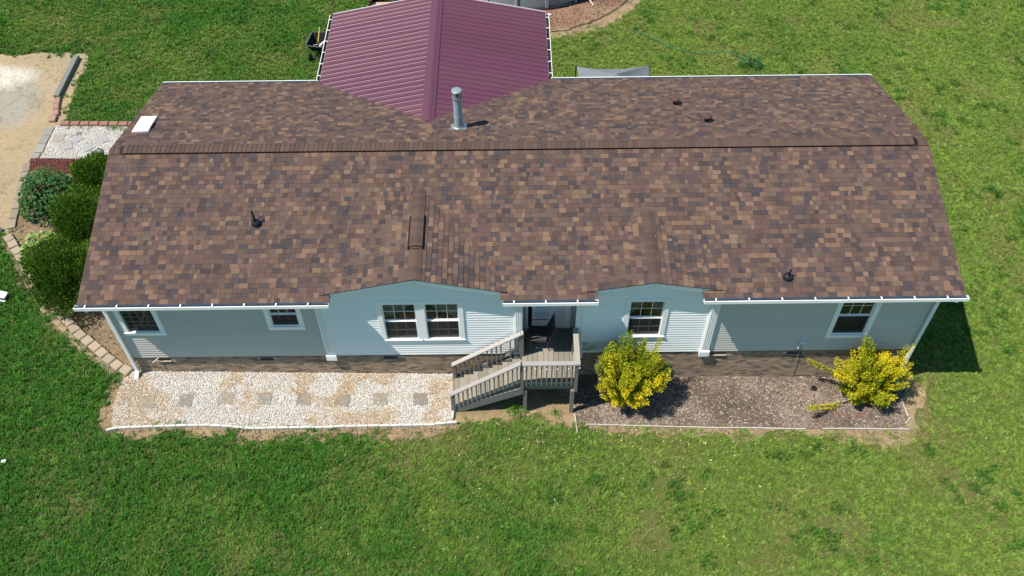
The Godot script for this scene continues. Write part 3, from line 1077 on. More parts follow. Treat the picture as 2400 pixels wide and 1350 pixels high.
func entry(house: Node3D) -> void:
	# recess 0.75 m deep with a white door, a narrow side light and side cheeks
	var zb := 3.20
	for s in [[0.04, 1], [1.50, -1]]:
		for i in 26:
			var mb := MB.new()
			mb.col = jit(GREY, 0.02)
			lap(mb, -0.37, -0.37, 0.37, 0.37, YS + 0.1 + i * 0.0995, YS + 0.1 + (i + 1) * 0.0995, 0.0)
			var o := part("siding_board", mb, M.vinyl, house)
			o.transform = Transform3D(Basis(Vector3.UP, s[1] * PI / 2), Vector3(s[0], 0, 3.585) - where(house))
	var mb := MB.new()
	mb.col = GREY
	mb.box(Vector3(0.04, 1.15, zb - 0.06), Vector3(0.14, 3.78, zb))
	mb.box(Vector3(1.36, 1.15, zb - 0.06), Vector3(1.50, 3.78, zb))
	mb.box(Vector3(0.14, 3.32, zb - 0.06), Vector3(1.36, 3.78, zb))
	part("entry_wall", mb, M.vinyl, house)
	mb = MB.new(); mb.col = TRIM
	mb.box(Vector3(0.14, 1.20, zb - 0.04), Vector3(0.20, 3.32, zb + 0.03))
	mb.box(Vector3(0.31, 1.20, zb - 0.04), Vector3(0.40, 3.32, zb + 0.035))
	mb.box(Vector3(1.22, 1.20, zb - 0.04), Vector3(1.36, 3.32, zb + 0.035))
	mb.box(Vector3(0.40, 3.24, zb - 0.04), Vector3(1.22, 3.32, zb + 0.03))
	mb.box(Vector3(0.14, 1.16, zb - 0.04), Vector3(1.36, 1.20, zb + 0.06))
	part("door_frame", mb, M.white, house)
	mb = MB.new(); mb.col = Color(0.7, 0.73, 0.76)
	mb.box(Vector3(0.40, 1.20, zb - 0.035), Vector3(1.22, 3.24, zb + 0.005))
	var door := part("door", mb, M.white, house)
	for r in [[0.46, 1.16, 1.30, 1.95], [0.46, 1.16, 2.05, 2.45]]:
		mb = MB.new(); mb.col = Color(0.68, 0.71, 0.75)
		mb.box(Vector3(r[0], r[2], zb + 0.005), Vector3(r[1], r[3], zb + 0.018), 0.0)
		part("door_panel", mb, M.white, door)
	mb = MB.new(); mb.col = Color(0.2, 0.19, 0.18)
	mb.box(Vector3(0.435, 2.18, zb + 0.005), Vector3(0.46, 2.36, zb + 0.035))
	part("handle", mb, M.galv, door)
	mb = MB.new()
	mb.quad(Vector3(0.20, 1.24, zb - 0.01), Vector3(0.31, 1.24, zb - 0.01), Vector3(0.31, 3.28, zb - 0.01), Vector3(0.20, 3.28, zb - 0.01))
	part("side_light", mb, M.glass, house)
	mb = MB.new(); mb.col = Color(0.02, 0.02, 0.022)
	mb.lathe(Vector3(0.36, 2.78, zb + 0.09), [Vector2(0.03, 0.16), Vector2(0.055, 0.14), Vector2(0.045, 0.02), Vector2(0.02, 0.0)], 10)
	mb.box(Vector3(0.335, 2.85, zb + 0.03), Vector3(0.385, 2.93, zb + 0.07))
	part("wall_lamp", mb, M.black, house)

func foundation(house: Node3D) -> void:
	# mortar core that steps down with the slope, bricks proud of it
	var core := MB.new()
	core.col = Color(0.72, 0.64, 0.51)
	var zf := ZW - 0.025
	var P := [Vector3(-WL + 0.03, gy(-WL) - 0.3, 0), Vector3(WL - 0.03, gy(WL) - 0.3, 0), Vector3(WL - 0.03, YS - 0.004, 0), Vector3(-WL + 0.03, YS - 0.004, 0)]
	for s in [[P[0], P[1]], [P[1], P[2]], [P[2], P[3]], [P[3], P[0]]]:
		core.quad(s[0] + Vector3(0, 0, zf), s[1] + Vector3(0, 0, zf), s[1] - Vector3(0, 0, zf), s[0] - Vector3(0, 0, zf))
	for zz in [zf, -zf]:
		core.quad(P[0] + Vector3(0, 0, zz), P[1] + Vector3(0, 0, zz), P[2] + Vector3(0, 0, zz), P[3] + Vector3(0, 0, zz))
	var skirt := part("brick_foundation", core, M.brick, house)
	var cols := [Color(0.48, 0.345, 0.245), Color(0.41, 0.30, 0.22), Color(0.54, 0.405, 0.285), Color(0.27, 0.21, 0.17), Color(0.50, 0.38, 0.275)]
	var bm := []
	for c in cols:
		var mb := MB.new()
		mb.col = c
		mb.obox(Transform3D(Basis(Vector3.RIGHT, PI / 2), Vector3.ZERO), Vector3(0.193, 0.02, 0.0573), 0.002)
		bm.append(mb.mesh())
	var rest := MB.new()
	var n := 0
	var holes := [[-10.03, -9.62], [-7.19, -6.80], [-3.79, -3.37], [5.16, 5.66], [7.31, 7.74]]
	for r in 22:
		var y := YS - 0.04 - r * 0.0677
		var x := -WL + 0.1 + (0.1 if r % 2 else 0.0)
		while x < WL - 0.05:
			if y > gy(x) - 0.05:
				var open := false
				if r < 3:
					for q in holes:
						if x + 0.1 > q[0] and x - 0.1 < q[1]: open = true
				if not open:
					var c := rng.randi() % 5
					var at := Vector3(x, y, zf + 0.006)
					if r < 3 and n < 300 and x > -11.0:
						piece("brick", bm[c], M.brick, skirt, Transform3D(Basis(), at))
						n += 1
					else:
						rest.col = jit(cols[c], 0.15)
						rest.obox(Transform3D(Basis(Vector3.RIGHT, PI / 2), at), Vector3(0.193, 0.02, 0.0573), 0.002)
			x += 0.2035
	part("bricks", rest, M.brick, skirt, "stuff")
	# crawl space grilles
	for i in 5:
		var q: Array = holes[i]
		var x0: float = q[0] + 0.02
		var x1: float = q[1] - 0.02
		var mb := MB.new()
		mb.col = Color(0.02, 0.02, 0.022)
		mb.box(Vector3(x0, 0.885, zf), Vector3(x1, 1.07, zf + 0.004))
		var gr := part("foundation_vent", mb, M.rubber, house)
		mb = MB.new(); mb.col = Color(0.10, 0.105, 0.115) if i != 0 else Color(0.05, 0.05, 0.055)
		for b in 9:
			var bx := lerpf(x0 + 0.02, x1 - 0.02, b / 8.0)
			mb.box(Vector3(bx - 0.006, 0.9, zf + 0.004), Vector3(bx + 0.006, 1.06, zf + 0.018))
		part("louvre", mb, M.black, gr, "stuff")
		mb = MB.new(); mb.col = Color(0.55, 0.45, 0.36) if i in [0, 3] else Color(0.16, 0.16, 0.17)
		mb.box(Vector3(x0 - 0.01, 0.862, zf - 0.002), Vector3(x1 + 0.01, 0.884, zf + 0.05))
		part("sill", mb, M.stone, gr)
	var mb := MB.new()      # the loose flap of the leftmost grille
	mb.col = Color(0.6, 0.6, 0.58)
	mb.bar(Vector3(-10.12, 0.9, zf + 0.1), Vector3(-9.92, 1.05, zf + 0.03), 0.02, 0.012)
	part("loose_flap", mb, M.white, house)
	# dryer hood and the thin rusty pipe under it
	mb = MB.new(); mb.col = Color(0.72, 0.74, 0.75)
	mb.box(Vector3(7.53, 1.50, ZW + 0.005), Vector3(7.67, 1.54, ZW + 0.11))
	mb.box(Vector3(7.53, 1.36, ZW + 0.005), Vector3(7.545, 1.50, ZW + 0.10))
	mb.box(Vector3(7.655, 1.36, ZW + 0.005), Vector3(7.67, 1.50, ZW + 0.10))
	mb.bar(Vector3(7.55, 1.36, ZW + 0.02), Vector3(7.5, 1.30, ZW + 0.12), 0.02, 0.03)
	part("dryer_hood", mb, M.white, house)
	mb = MB.new(); mb.col = Color(0.42, 0.27, 0.17)
	mb.tube([Vector3(7.62, 1.33, ZW + 0.03), Vector3(7.63, gy(7.6), ZW + 0.04)], 0.008, 6)
	part("rusty_pipe", mb, M.rubber, house)

func roof_fittings(house: Node3D) -> void:
	var N := Vector3(0, 1, PITCH).normalized()
	var slope := Basis(Vector3.RIGHT, N, Vector3.RIGHT.cross(N))
	# plumbing vents on the front slope: flashing, rubber dome, pipe
	for p in [[-6.79, 2.25, -0.03, 0.46], [6.64, 3.90, 0.04, 0.30]]:
		var at := Vector3(p[0], roof_y(p[1]), p[1])
		var mb := MB.new(); mb.col = Color(0.06, 0.06, 0.065)
		mb.obox(Transform3D(slope, at + N * 0.012 + slope.z * 0.02), Vector3(0.27, 0.012, 0.30))
		var v := part("vent_flashing", mb, M.rubber, house)
		mb = MB.new(); mb.col = Color(0.012, 0.013, 0.017)
		mb.lathe(at + N * 0.018, [Vector2(0.115, 0.0), Vector2(0.118, 0.05), Vector2(0.105, 0.10), Vector2(0.075, 0.135), Vector2(0.04, 0.16), Vector2(0.03, 0.19)], 18, slope)
		part("vent_boot", mb, M.black, v)
		mb = MB.new(); mb.col = Color(0.018, 0.014, 0.013)
		mb.tube([at + N * 0.1, at + Vector3(p[2], p[3], -0.02)], 0.024, 10)
		part("vent_pipe", mb, M.rubber, v)
	# two mushroom vents on the back slope
	for p in [[4.576, -2.521], [5.274, -1.359]]:
		var at := Vector3(p[0], roof_y(p[1]), p[1])
		var mb := MB.new(); mb.col = Color(0.05, 0.033, 0.03)
		mb.lathe(at, [Vector2(0.055, -0.02), Vector2(0.055, 0.19)], 14)
		var v := part("mushroom_vent", mb, M.rubber, house)
		mb = MB.new(); mb.col = Color(0.085, 0.045, 0.042)
		mb.lathe(at + Vector3(0, 0.17, 0), [Vector2(0.055, 0.0), Vector2(0.135, 0.0), Vector2(0.14, 0.03), Vector2(0.125, 0.055), Vector2(0.08, 0.072), Vector2(0.001, 0.08)], 20)
		part("vent_cap", mb, M.metal, v)
	# tall grey flue behind the ridge
	var fp := Vector3(-1.66, roof_y(-1.16), -1.16)
	var mb := MB.new(); mb.col = Color(0.24, 0.31, 0.35)
	mb.lathe(fp, [Vector2(0.118, -0.03), Vector2(0.118, 0.40), Vector2(0.122, 0.405), Vector2(0.122, 0.42), Vector2(0.118, 0.425), Vector2(0.118, 1.02)], 22)
	var flue := part("flue_pipe", mb, M.metal, house)
	mb = MB.new(); mb.col = Color(0.52, 0.6, 0.63)
	mb.lathe(fp, [Vector2(0.18, -0.005), Vector2(0.175, 0.035), Vector2(0.14, 0.06), Vector2(0.121, 0.12)], 22)
	var RN := Vector3(0, 1, -PITCH).normalized()
	mb.obox(Transform3D(Basis(Vector3.RIGHT, RN, Vector3.RIGHT.cross(RN)), fp + RN * 0.012), Vector3(0.44, 0.012, 0.36))
	part("flashing", mb, M.galv, flue)
	mb = MB.new(); mb.col = Color(0.6, 0.63, 0.64)
	mb.lathe(fp, [Vector2(0.119, 1.0), Vector2(0.138, 1.02), Vector2(0.138, 1.07), Vector2(0.06, 1.08)], 22)
	part("collar", mb, M.galv, flue)
	mb = MB.new(); mb.col = Color(0.03, 0.03, 0.032)
	mb.lathe(fp, [Vector2(0.07, 1.07), Vector2(0.07, 1.25)], 16)
	part("inner_pipe", mb, M.rubber, flue)
	mb = MB.new(); mb.col = Color(0.7, 0.72, 0.73)
	mb.lathe(fp, [Vector2(0.06, 1.235), Vector2(0.138, 1.24), Vector2(0.142, 1.265), Vector2(0.125, 1.285), Vector2(0.001, 1.30)], 22)
	part("cap", mb, M.galv, flue)
	var st := MB.new(); st.col = Color(0.6, 0.62, 0.63)
	st.box(Vector3(-0.022, 0, -0.004), Vector3(0.022, 0.175, 0.004))
	var sm := st.mesh()
	for i in 8:
		var a := TAU * i / 8.0 + 0.2
		piece("strut", sm, M.galv, flue, Transform3D(Basis(Vector3.UP, PI / 2 - a), fp + Vector3(cos(a) * 0.128, 1.067, sin(a) * 0.128)))

func build_house() -> void:
	var house := thing("house", "long single-storey house with brown shingle roof, grey and white siding and brick base", "house", Vector3(0, 0, 0))
	build_roof(house)
	build_walls(house)
	roof_fittings(house)

# ---------------------------------------------------------------- porch with the metal roof
func build_porch() -> void:
	var xr := -2.557
	var yr := 4.640
	var hw := 3.55
	var ye := 3.915
	var zr := -8.03
	var o := thing("porch", "covered porch with ribbed maroon metal gable roof joined to the back of the house", "porch", gp(xr, -6.0))
	var col := Color(0.098, 0.038, 0.062)
	var pw := 0.9144
	for s in [-1.0, 1.0]:
		var dn := Vector3(s * hw, ye - yr, 0)
		for k in 8:
			var z0 := zr + k * pw
			var z1 := minf(z0 + pw, -1.25)
			var mb := MB.new()
			mb.col = jit(col, 0.06)
			# profile along z: flat pans with a trapezoid rib every nine inches
			var pf := []
			var z := z0
			for r in 4:
				var b := z0 + (r + 0.5) * pw / 4.0
				var hgt := 0.036
				pf.append_array([Vector2(b - 0.040, 0), Vector2(b - 0.0245, hgt * 0.3), Vector2(b - 0.013, hgt), Vector2(b + 0.013, hgt), Vector2(b + 0.0245, hgt * 0.3), Vector2(b + 0.040, 0)])
				if r < 3:
					pf.append_array([Vector2(b + 0.085, 0), Vector2(b + 0.09, 0.004), Vector2(b + 0.10, 0.004), Vector2(b + 0.105, 0)])
			pf.push_front(Vector2(z0, 0)); pf.append(Vector2(z0 + pw, 0))
			for i in pf.size() - 1:
				var p: Vector2 = pf[i]
				var q: Vector2 = pf[i + 1]
				if q.x > z1 + 0.001:
					break
				# ridge height falls under the house roof towards the front; the panel simply runs in under the shingles
				var a := Vector3(xr, yr + p.y, p.x)
				var b := Vector3(xr, yr + q.y, q.x)
				mb.quad(a, b, b + dn, a + dn)
			part("roof_panel", mb, M.metal, o)
		var mb2 := MB.new(); mb2.col = col * 0.9     # sheathing under the panels
		mb2.quad(Vector3(xr, yr - 0.03, zr + 0.02), Vector3(xr, yr - 0.03, -1.4), Vector3(xr, yr - 0.03, -1.4) + dn, Vector3(xr, yr - 0.03, zr + 0.02) + dn)
		part("sheathing", mb2, M.plain, o)
		# eave gutter with straps
		var xe: float = xr + s * hw
		var gt := MB.new(); gt.col = Color(0.66, 0.67, 0.68)
		for b in [[0.0, 0.006, -0.11, -0.005], [0.006, 0.11, -0.11, -0.104], [0.104, 0.112, -0.104, -0.012], [0.0, 0.112, -0.104, -0.104]]:
			var lo := minf(s * b[0], s * b[1])
			var hi := maxf(s * b[0], s * b[1])
			if hi - lo > 0.001 and b[3] - b[2] > 0.001:
				gt.box(Vector3(xe + lo, ye + b[2] + 0.0, zr), Vector3(xe + hi, ye + b[3], -4.5))
		gt.box(Vector3(minf(xe + s * 0.100, xe + s * 0.116), ye - 0.012, zr), Vector3(maxf(xe + s * 0.100, xe + s * 0.116), ye - 0.002, -4.5))
		var g := part("gutter", gt, M.white, o)
		var lit := MB.new(); lit.col = Color(0.05, 0.04, 0.035)
		lit.box(Vector3(minf(xe + s * 0.006, xe + s * 0.104), ye - 0.103, zr + 0.01), Vector3(maxf(xe + s * 0.006, xe + s * 0.104), ye - 0.075, -4.51))
		part("leaf_litter", lit, M.dirt, g)
		for i in 6:
			var sp := MB.new(); sp.col = Color(0.82, 0.83, 0.84)
			var zz := lerpf(zr + 0.3, -4.7, i / 5.0)
			sp.box(Vector3(minf(xe, xe + s * 0.115), ye + 0.003, zz - 0.012), Vector3(maxf(xe, xe + s * 0.115), ye + 0.009, zz + 0.012))
			part("strap", sp, M.white, g)
		# white rake trim at the far end, and flashing along the valley
		var tr := MB.new(); tr.col = Color(0.62, 0.57, 0.6)
		tr.bar(Vector3(xr, yr - 0.03, zr - 0.02), Vector3(xr, yr - 0.03, zr - 0.02) + dn, 0.02, 0.11)
		part("rake_trim", tr, M.white, o)
		var fl := MB.new(); fl.col = Color(0.15, 0.075, 0.085)
		var va := Vector3(xr + s * 0.03, yr + 0.012, -(YR - yr) / PITCH + 0.02)
		var vb := Vector3(xr + s * hw, ye + 0.012, -(YR - ye) / PITCH + 0.02)
		var side := Vector3(s * 0.02, 0, 0.09)
		fl.quad(va - side * 0.3, vb - side * 0.3, vb + side + Vector3(0, 0.002, 0), va + side + Vector3(0, 0.004, 0))
		fl.quad(va + side, vb + side, vb + side - Vector3(0, 0.03, 0), va + side - Vector3(0, 0.03, 0))
		part("valley_flashing", fl, M.metal, o)
	# folded ridge cap
	var rc := MB.new(); rc.col = col
	var prof := [Vector2(-0.19, -0.012), Vector2(-0.17, 0.004), Vector2(-0.09, 0.022), Vector2(-0.085, 0.034), Vector2(-0.05, 0.042), Vector2(0, 0.052), Vector2(0.05, 0.042), Vector2(0.085, 0.034), Vector2(0.09, 0.022), Vector2(0.17, 0.004), Vector2(0.19, -0.012)]
	for i in prof.size() - 1:
		var p: Vector2 = prof[i]
		var q: Vector2 = prof[i + 1]
		rc.quad(Vector3(xr + p.x, yr + p.y, zr - 0.04), Vector3(xr + q.x, yr + q.y, zr - 0.04), Vector3(xr + q.x, yr + q.y, -1.52), Vector3(xr + p.x, yr + p.y, -1.52))
	part("ridge_cap", rc, M.metal, o)
	# posts, beams, slab
	for p in [[-5.85, -7.8], [0.74, -7.8], [-5.85, -4.7], [0.74, -4.7]]:
		var mb := MB.new(); mb.col = TRIM
		mb.box(Vector3(p[0] - 0.06, gy(p[0]), p[1] - 0.06), Vector3(p[0] + 0.06, 3.62, p[1] + 0.06))
		part("post", mb, M.white, o)
	for xx in [-5.85, 0.74]:
		var mb := MB.new(); mb.col = TRIM
		mb.box(Vector3(xx - 0.07, 3.62, -8.0), Vector3(xx + 0.07, 3.84, -4.45))
		part("beam", mb, M.white, o)
	var mb3 := MB.new(); mb3.col = Color(0.42, 0.41, 0.39)
	mb3.box(Vector3(-6.0, -0.3, -8.0), Vector3(0.9, 0.32, -3.97), 0.01)
	part("slab", mb3, M.stone, o)

# ---------------------------------------------------------------- front deck and stairs
func build_deck() -> void:
	var o := thing("wooden_deck", "weathered grey wooden entry deck with railed stairs leading down beside the brick base", "deck", gp(0.7, 4.6))
	var W := [Color(0.34, 0.31, 0.265), Color(0.385, 0.35, 0.30), Color(0.30, 0.275, 0.235), Color(0.40, 0.365, 0.315)]
	var rail_c := Color(0.45, 0.43, 0.42)
	var dark := Color(0.31, 0.29, 0.25)
	var top := 1.215
	var z0 := 3.22
	var z1 := 5.10
	# deck boards run front to back
	var x := 0.03
	for i in 10:
		var mb := MB.new(); mb.col = W[rng.randi() % 4]
		var zs := z0 if x > 0.05 and x + 0.14 < 1.5 else ZW + 0.08
		mb.box(Vector3(x, top - 0.036, zs), Vector3(x + 0.136, top + rf(-0.003, 0.003), z1 + 0.03), 0.004)
		part("deck_board", mb, M.wood, o)
		x += 0.142
	for r in [[Vector3(0.0, 1.09, z1 - 0.02), Vector3(1.45, 1.09, z1 - 0.02)], [Vector3(0.05, 1.09, ZW + 0.1), Vector3(0.05, 1.09, z1 - 0.04)], [Vector3(1.43, 1.09, ZW + 0.1), Vector3(1.43, 1.09, z1 - 0.04)]]:
		var mb := MB.new(); mb.col = Color(0.31, 0.30, 0.27)
		mb.bar(r[0], r[1], 0.04, 0.18)
		part("rim_joist", mb, M.wood, o)
	for p in [[0.09, 5.13, 1.0], [1.35, 5.15, 1.0]]:
		var mb := MB.new(); mb.col = dark
		mb.box(Vector3(p[0] - 0.05, gy(p[0]) - 0.1, p[1] - 0.05), Vector3(p[0] + 0.05, 1.02, p[1] + 0.05))
		part("support_post", mb, M.wood, o)
	# railing posts: front corners, the wall side, the head of the stairs
	for p in [[0.0, 5.15, 0.98, 2.20], [1.42, 5.15, 0.98, 2.20], [1.42, 4.12, 1.0, 2.24], [0.02, 4.14, 0.95, 2.20]]:
		var mb := MB.new(); mb.col = dark
		mb.box(Vector3(p[0] - 0.045, p[2], p[1] - 0.045), Vector3(p[0] + 0.045, p[3], p[1] + 0.045))
		part("rail_post", mb, M.wood, o)
	var rails := [
		[Vector3(-0.08, 2.22, 5.15), Vector3(1.50, 2.22, 5.15), 0.13, 0.036, rail_c],
		[Vector3(0.0, 1.315, 5.12), Vector3(1.42, 1.315, 5.12), 0.04, 0.08, rail_c],
		[Vector3(1.43, 2.262, 4.05), Vector3(1.43, 2.245, 5.20), 0.14, 0.036, Color(0.46, 0.44, 0.38)],
		[Vector3(1.42, 1.315, 4.1), Vector3(1.42, 1.315, 5.1), 0.04, 0.08, rail_c],
		[Vector3(0.06, 2.222, 4.14), Vector3(-1.90, 0.80, 4.14), 0.13, 0.036, Color(0.52, 0.49, 0.48)],
		[Vector3(0.02, 1.46, 4.12), Vector3(-1.86, 0.10 + 0.13, 4.12), 0.04, 0.08, rail_c],
		[Vector3(-0.02, 2.30, 5.18), Vector3(-1.90, 0.90, 5.18), 0.13, 0.036, rail_c],
		[Vector3(-0.02, 1.52, 5.18), Vector3(-1.86, 0.30, 5.18), 0.04, 0.08, rail_c]]
	for r in rails:
		var mb := MB.new(); mb.col = r[4]
		mb.bar(r[0], r[1], r[2], r[3])
		part("rail", mb, M.wood, o)
	# balusters
	for i in 10:
		var bx := 0.12 + i * 0.132
		var mb := MB.new(); mb.col = jit(Color(0.32, 0.30, 0.265), 0.1)
		mb.box(Vector3(bx - 0.018, 1.27, 5.145), Vector3(bx + 0.018, 2.20, 5.18))
		part("baluster", mb, M.wood, o)
	for i in 6:
		var bz := 4.27 + i * 0.14
		var mb := MB.new(); mb.col = jit(Color(0.32, 0.30, 0.265), 0.1)
		mb.box(Vector3(1.425, 1.27, bz - 0.018), Vector3(1.46, 2.24, bz + 0.018))
		part("baluster", mb, M.wood, o)
	for side in 2:
		var zz: float = [4.155, 5.205][side]
		for i in 15:
			var f := (i + 0.8) / 15.6
			if side == 0 and i in [3, 8]:
				continue        # two are missing on the wall side
			var a: Vector3 = rails[4 + 2 * side][0]
			var b: Vector3 = rails[4 + 2 * side][1]
			var c: Vector3 = rails[5 + 2 * side][0]
			var d: Vector3 = rails[5 + 2 * side][1]
			var t := a.lerp(b, f)
			var l := c.lerp(d, f)
			var mb := MB.new(); mb.col = jit(Color(0.32, 0.30, 0.265), 0.1)
			mb.box(Vector3(t.x - 0.018, l.y - 0.05, zz - 0.017), Vector3(t.x + 0.018, t.y - 0.022, zz + 0.017))
			part("baluster", mb, M.wood, o)
		var pm := MB.new(); pm.col = dark
		var bz: float = [4.14, 5.18][side]
		pm.box(Vector3(-1.90, gy(-1.85) - 0.1, bz - 0.045), Vector3(-1.81, [0.82, 0.93][side], bz + 0.045))
		part("rail_post", pm, M.wood, o)
		var sm := MB.new(); sm.col = Color(0.29, 0.285, 0.26)
		sm.bar(Vector3(0.0, 1.05, bz - 0.02 + 0.02 * side), Vector3(-1.86, 0.13, bz - 0.02 + 0.02 * side), 0.04, 0.27)
		part("stringer", sm, M.wood, o)
	# seven treads of two boards
	for i in 7:
		var ty := 0.065 + (i + 1) * (top - 0.065) / 8.0
		var tx := -1.86 + i * 0.27
		for k in 2:
			var mb := MB.new(); mb.col = W[rng.randi() % 4]
			mb.box(Vector3(tx + k * 0.142, ty - 0.036, 4.15), Vector3(tx + k * 0.142 + 0.137, ty, 5.16), 0.004)
			part("tread", mb, M.wood, o)
		var rs := MB.new(); rs.col = W[rng.randi() % 4]
		rs.box(Vector3(tx + 0.005, ty - 0.145, 4.17), Vector3(tx + 0.025, ty - 0.038, 5.14))
		part("riser", rs, M.wood, o)

func build_chair() -> void:
	var at := Vector3(0.53, 1.218, 3.72)
	var o := thing("patio_chair", "dark patio chair with sling seat standing on the deck before the door", "chair", at)
	var fr := Color(0.05, 0.048, 0.045)
	for s in [-1.0, 1.0]:
		var z: float = at.z + s * 0.29
		var mb := MB.new(); mb.col = fr
		var X := at.x
		var Y := at.y
		mb.tube([Vector3(X - 0.28, Y, z), Vector3(X - 0.28, Y + 0.56, z), Vector3(X - 0.24, Y + 0.62, z), Vector3(X - 0.12, Y + 0.655, z), Vector3(X + 0.24, Y + 0.64, z)], 0.014, 8)
		part("arm_frame", mb, M.black, o)
		mb = MB.new(); mb.col = fr
		mb.tube([Vector3(X + 0.24, Y, z), Vector3(X + 0.18, Y + 0.2, z), Vector3(X + 0.2, Y + 0.42, z), Vector3(X + 0.32, Y + 0.75, z), Vector3(X + 0.38, Y + 0.92, z)], 0.014, 8)
		part("leg", mb, M.black, o)
	for r in [[-0.27, 0.40], [0.2, 0.40], [0.37, 0.90]]:
		var mb := MB.new(); mb.col = fr
		mb.tube([at + Vector3(r[0], r[1], -0.29), at + Vector3(r[0], r[1], 0.29)], 0.012, 8)
		part("crossbar", mb, M.black, o)
	var seat := MB.new(); seat.col = Color(0.075, 0.07, 0.07)
	var back := MB.new(); back.col = Color(0.085, 0.08, 0.078)
	var line := [Vector2(-0.28, 0.42), Vector2(-0.1, 0.40), Vector2(0.08, 0.385), Vector2(0.2, 0.40), Vector2(0.26, 0.55), Vector2(0.32, 0.75), Vector2(0.375, 0.91)]
	for i in line.size() - 1:
		var m: MB = seat if i < 3 else back
		for dz in [0.0, 0.012]:
			m.quad(at + Vector3(line[i].x, line[i].y - dz, -0.275), at + Vector3(line[i + 1].x, line[i + 1].y - dz, -0.275), at + Vector3(line[i + 1].x, line[i + 1].y - dz, 0.275), at + Vector3(line[i].x, line[i].y - dz, 0.275))
	part("seat", seat, M.cloth, o)
	part("backrest", back, M.cloth, o)

func build_string_lights() -> void:
	var o := thing("string_lights", "string of small clear bulbs along the deck railing", "string lights", Vector3(0.7, 2.2, 5.2))
	var path := []
	for i in 33:
		var f := i / 32.0
		var p := Vector3(1.50, 2.2, 4.1).lerp(Vector3(1.50, 2.19, 5.24), f * 2.0) if f < 0.5 else Vector3(1.48, 2.19, 5.24).lerp(Vector3(-0.02, 2.19, 5.24), f * 2.0 - 1.0)
		path.append(p + Vector3(0, -0.05 * absf(sin(i * 0.8)), 0))
	var mb := MB.new(); mb.col = Color(0.05, 0.06, 0.05)
	mb.tube(path, 0.004, 4)
	part("wire", mb, M.black, o)
	for i in range(1, 33, 3):
		mb = MB.new(); mb.col = Color(0.75, 0.77, 0.78)
		mb.lathe(path[i] + Vector3(0, -0.035, 0), [Vector2(0.001, -0.02), Vector2(0.018, -0.008), Vector2(0.02, 0.012), Vector2(0.008, 0.03)], 8)
		part("bulb", mb, M.white, o)

# ---------------------------------------------------------------- borders, stones, beds
func along(flat: Array, step: float) -> Array:      # [point, direction] at even distances
	var p := pts(flat)
	var r := []
	var d := 0.0
	for i in p.size() - 1:
		var l := p[i].distance_to(p[i + 1])
		while d < l:
			r.append([p[i].lerp(p[i + 1], d / l), (p[i + 1] - p[i]).normalized()])
			d += step
		d -= l
	return r

func border(called: String, label: String, category: String, flat: Array, step: float, size: Vector3, c: Color, mat: Material, bit: String, ch := 0.01, var_ := 0.1, sink := 0.0, wob := 0.05) -> void:
	var first := pts(flat)[0]
	var o := thing(called, label, category, gp(first.x, first.y))
	var ms := []
	for i in 3:
		var mb := MB.new()
		mb.col = jit(c, var_)
		mb.obox(Transform3D(), size, ch)
		ms.append(mb.mesh())
	for k in along(flat, step):
		var q: Vector2 = k[0] + k[1] * step * 0.5
		var d: Vector2 = k[1]
		var b := Basis(Vector3.UP, -d.angle() + rf(-wob, wob))
		piece(bit, ms[rng.randi() % 3], mat, o, Transform3D(b, gp(q.x, q.y, size.y * 0.5 - sink + rf(-0.006, 0.006))))

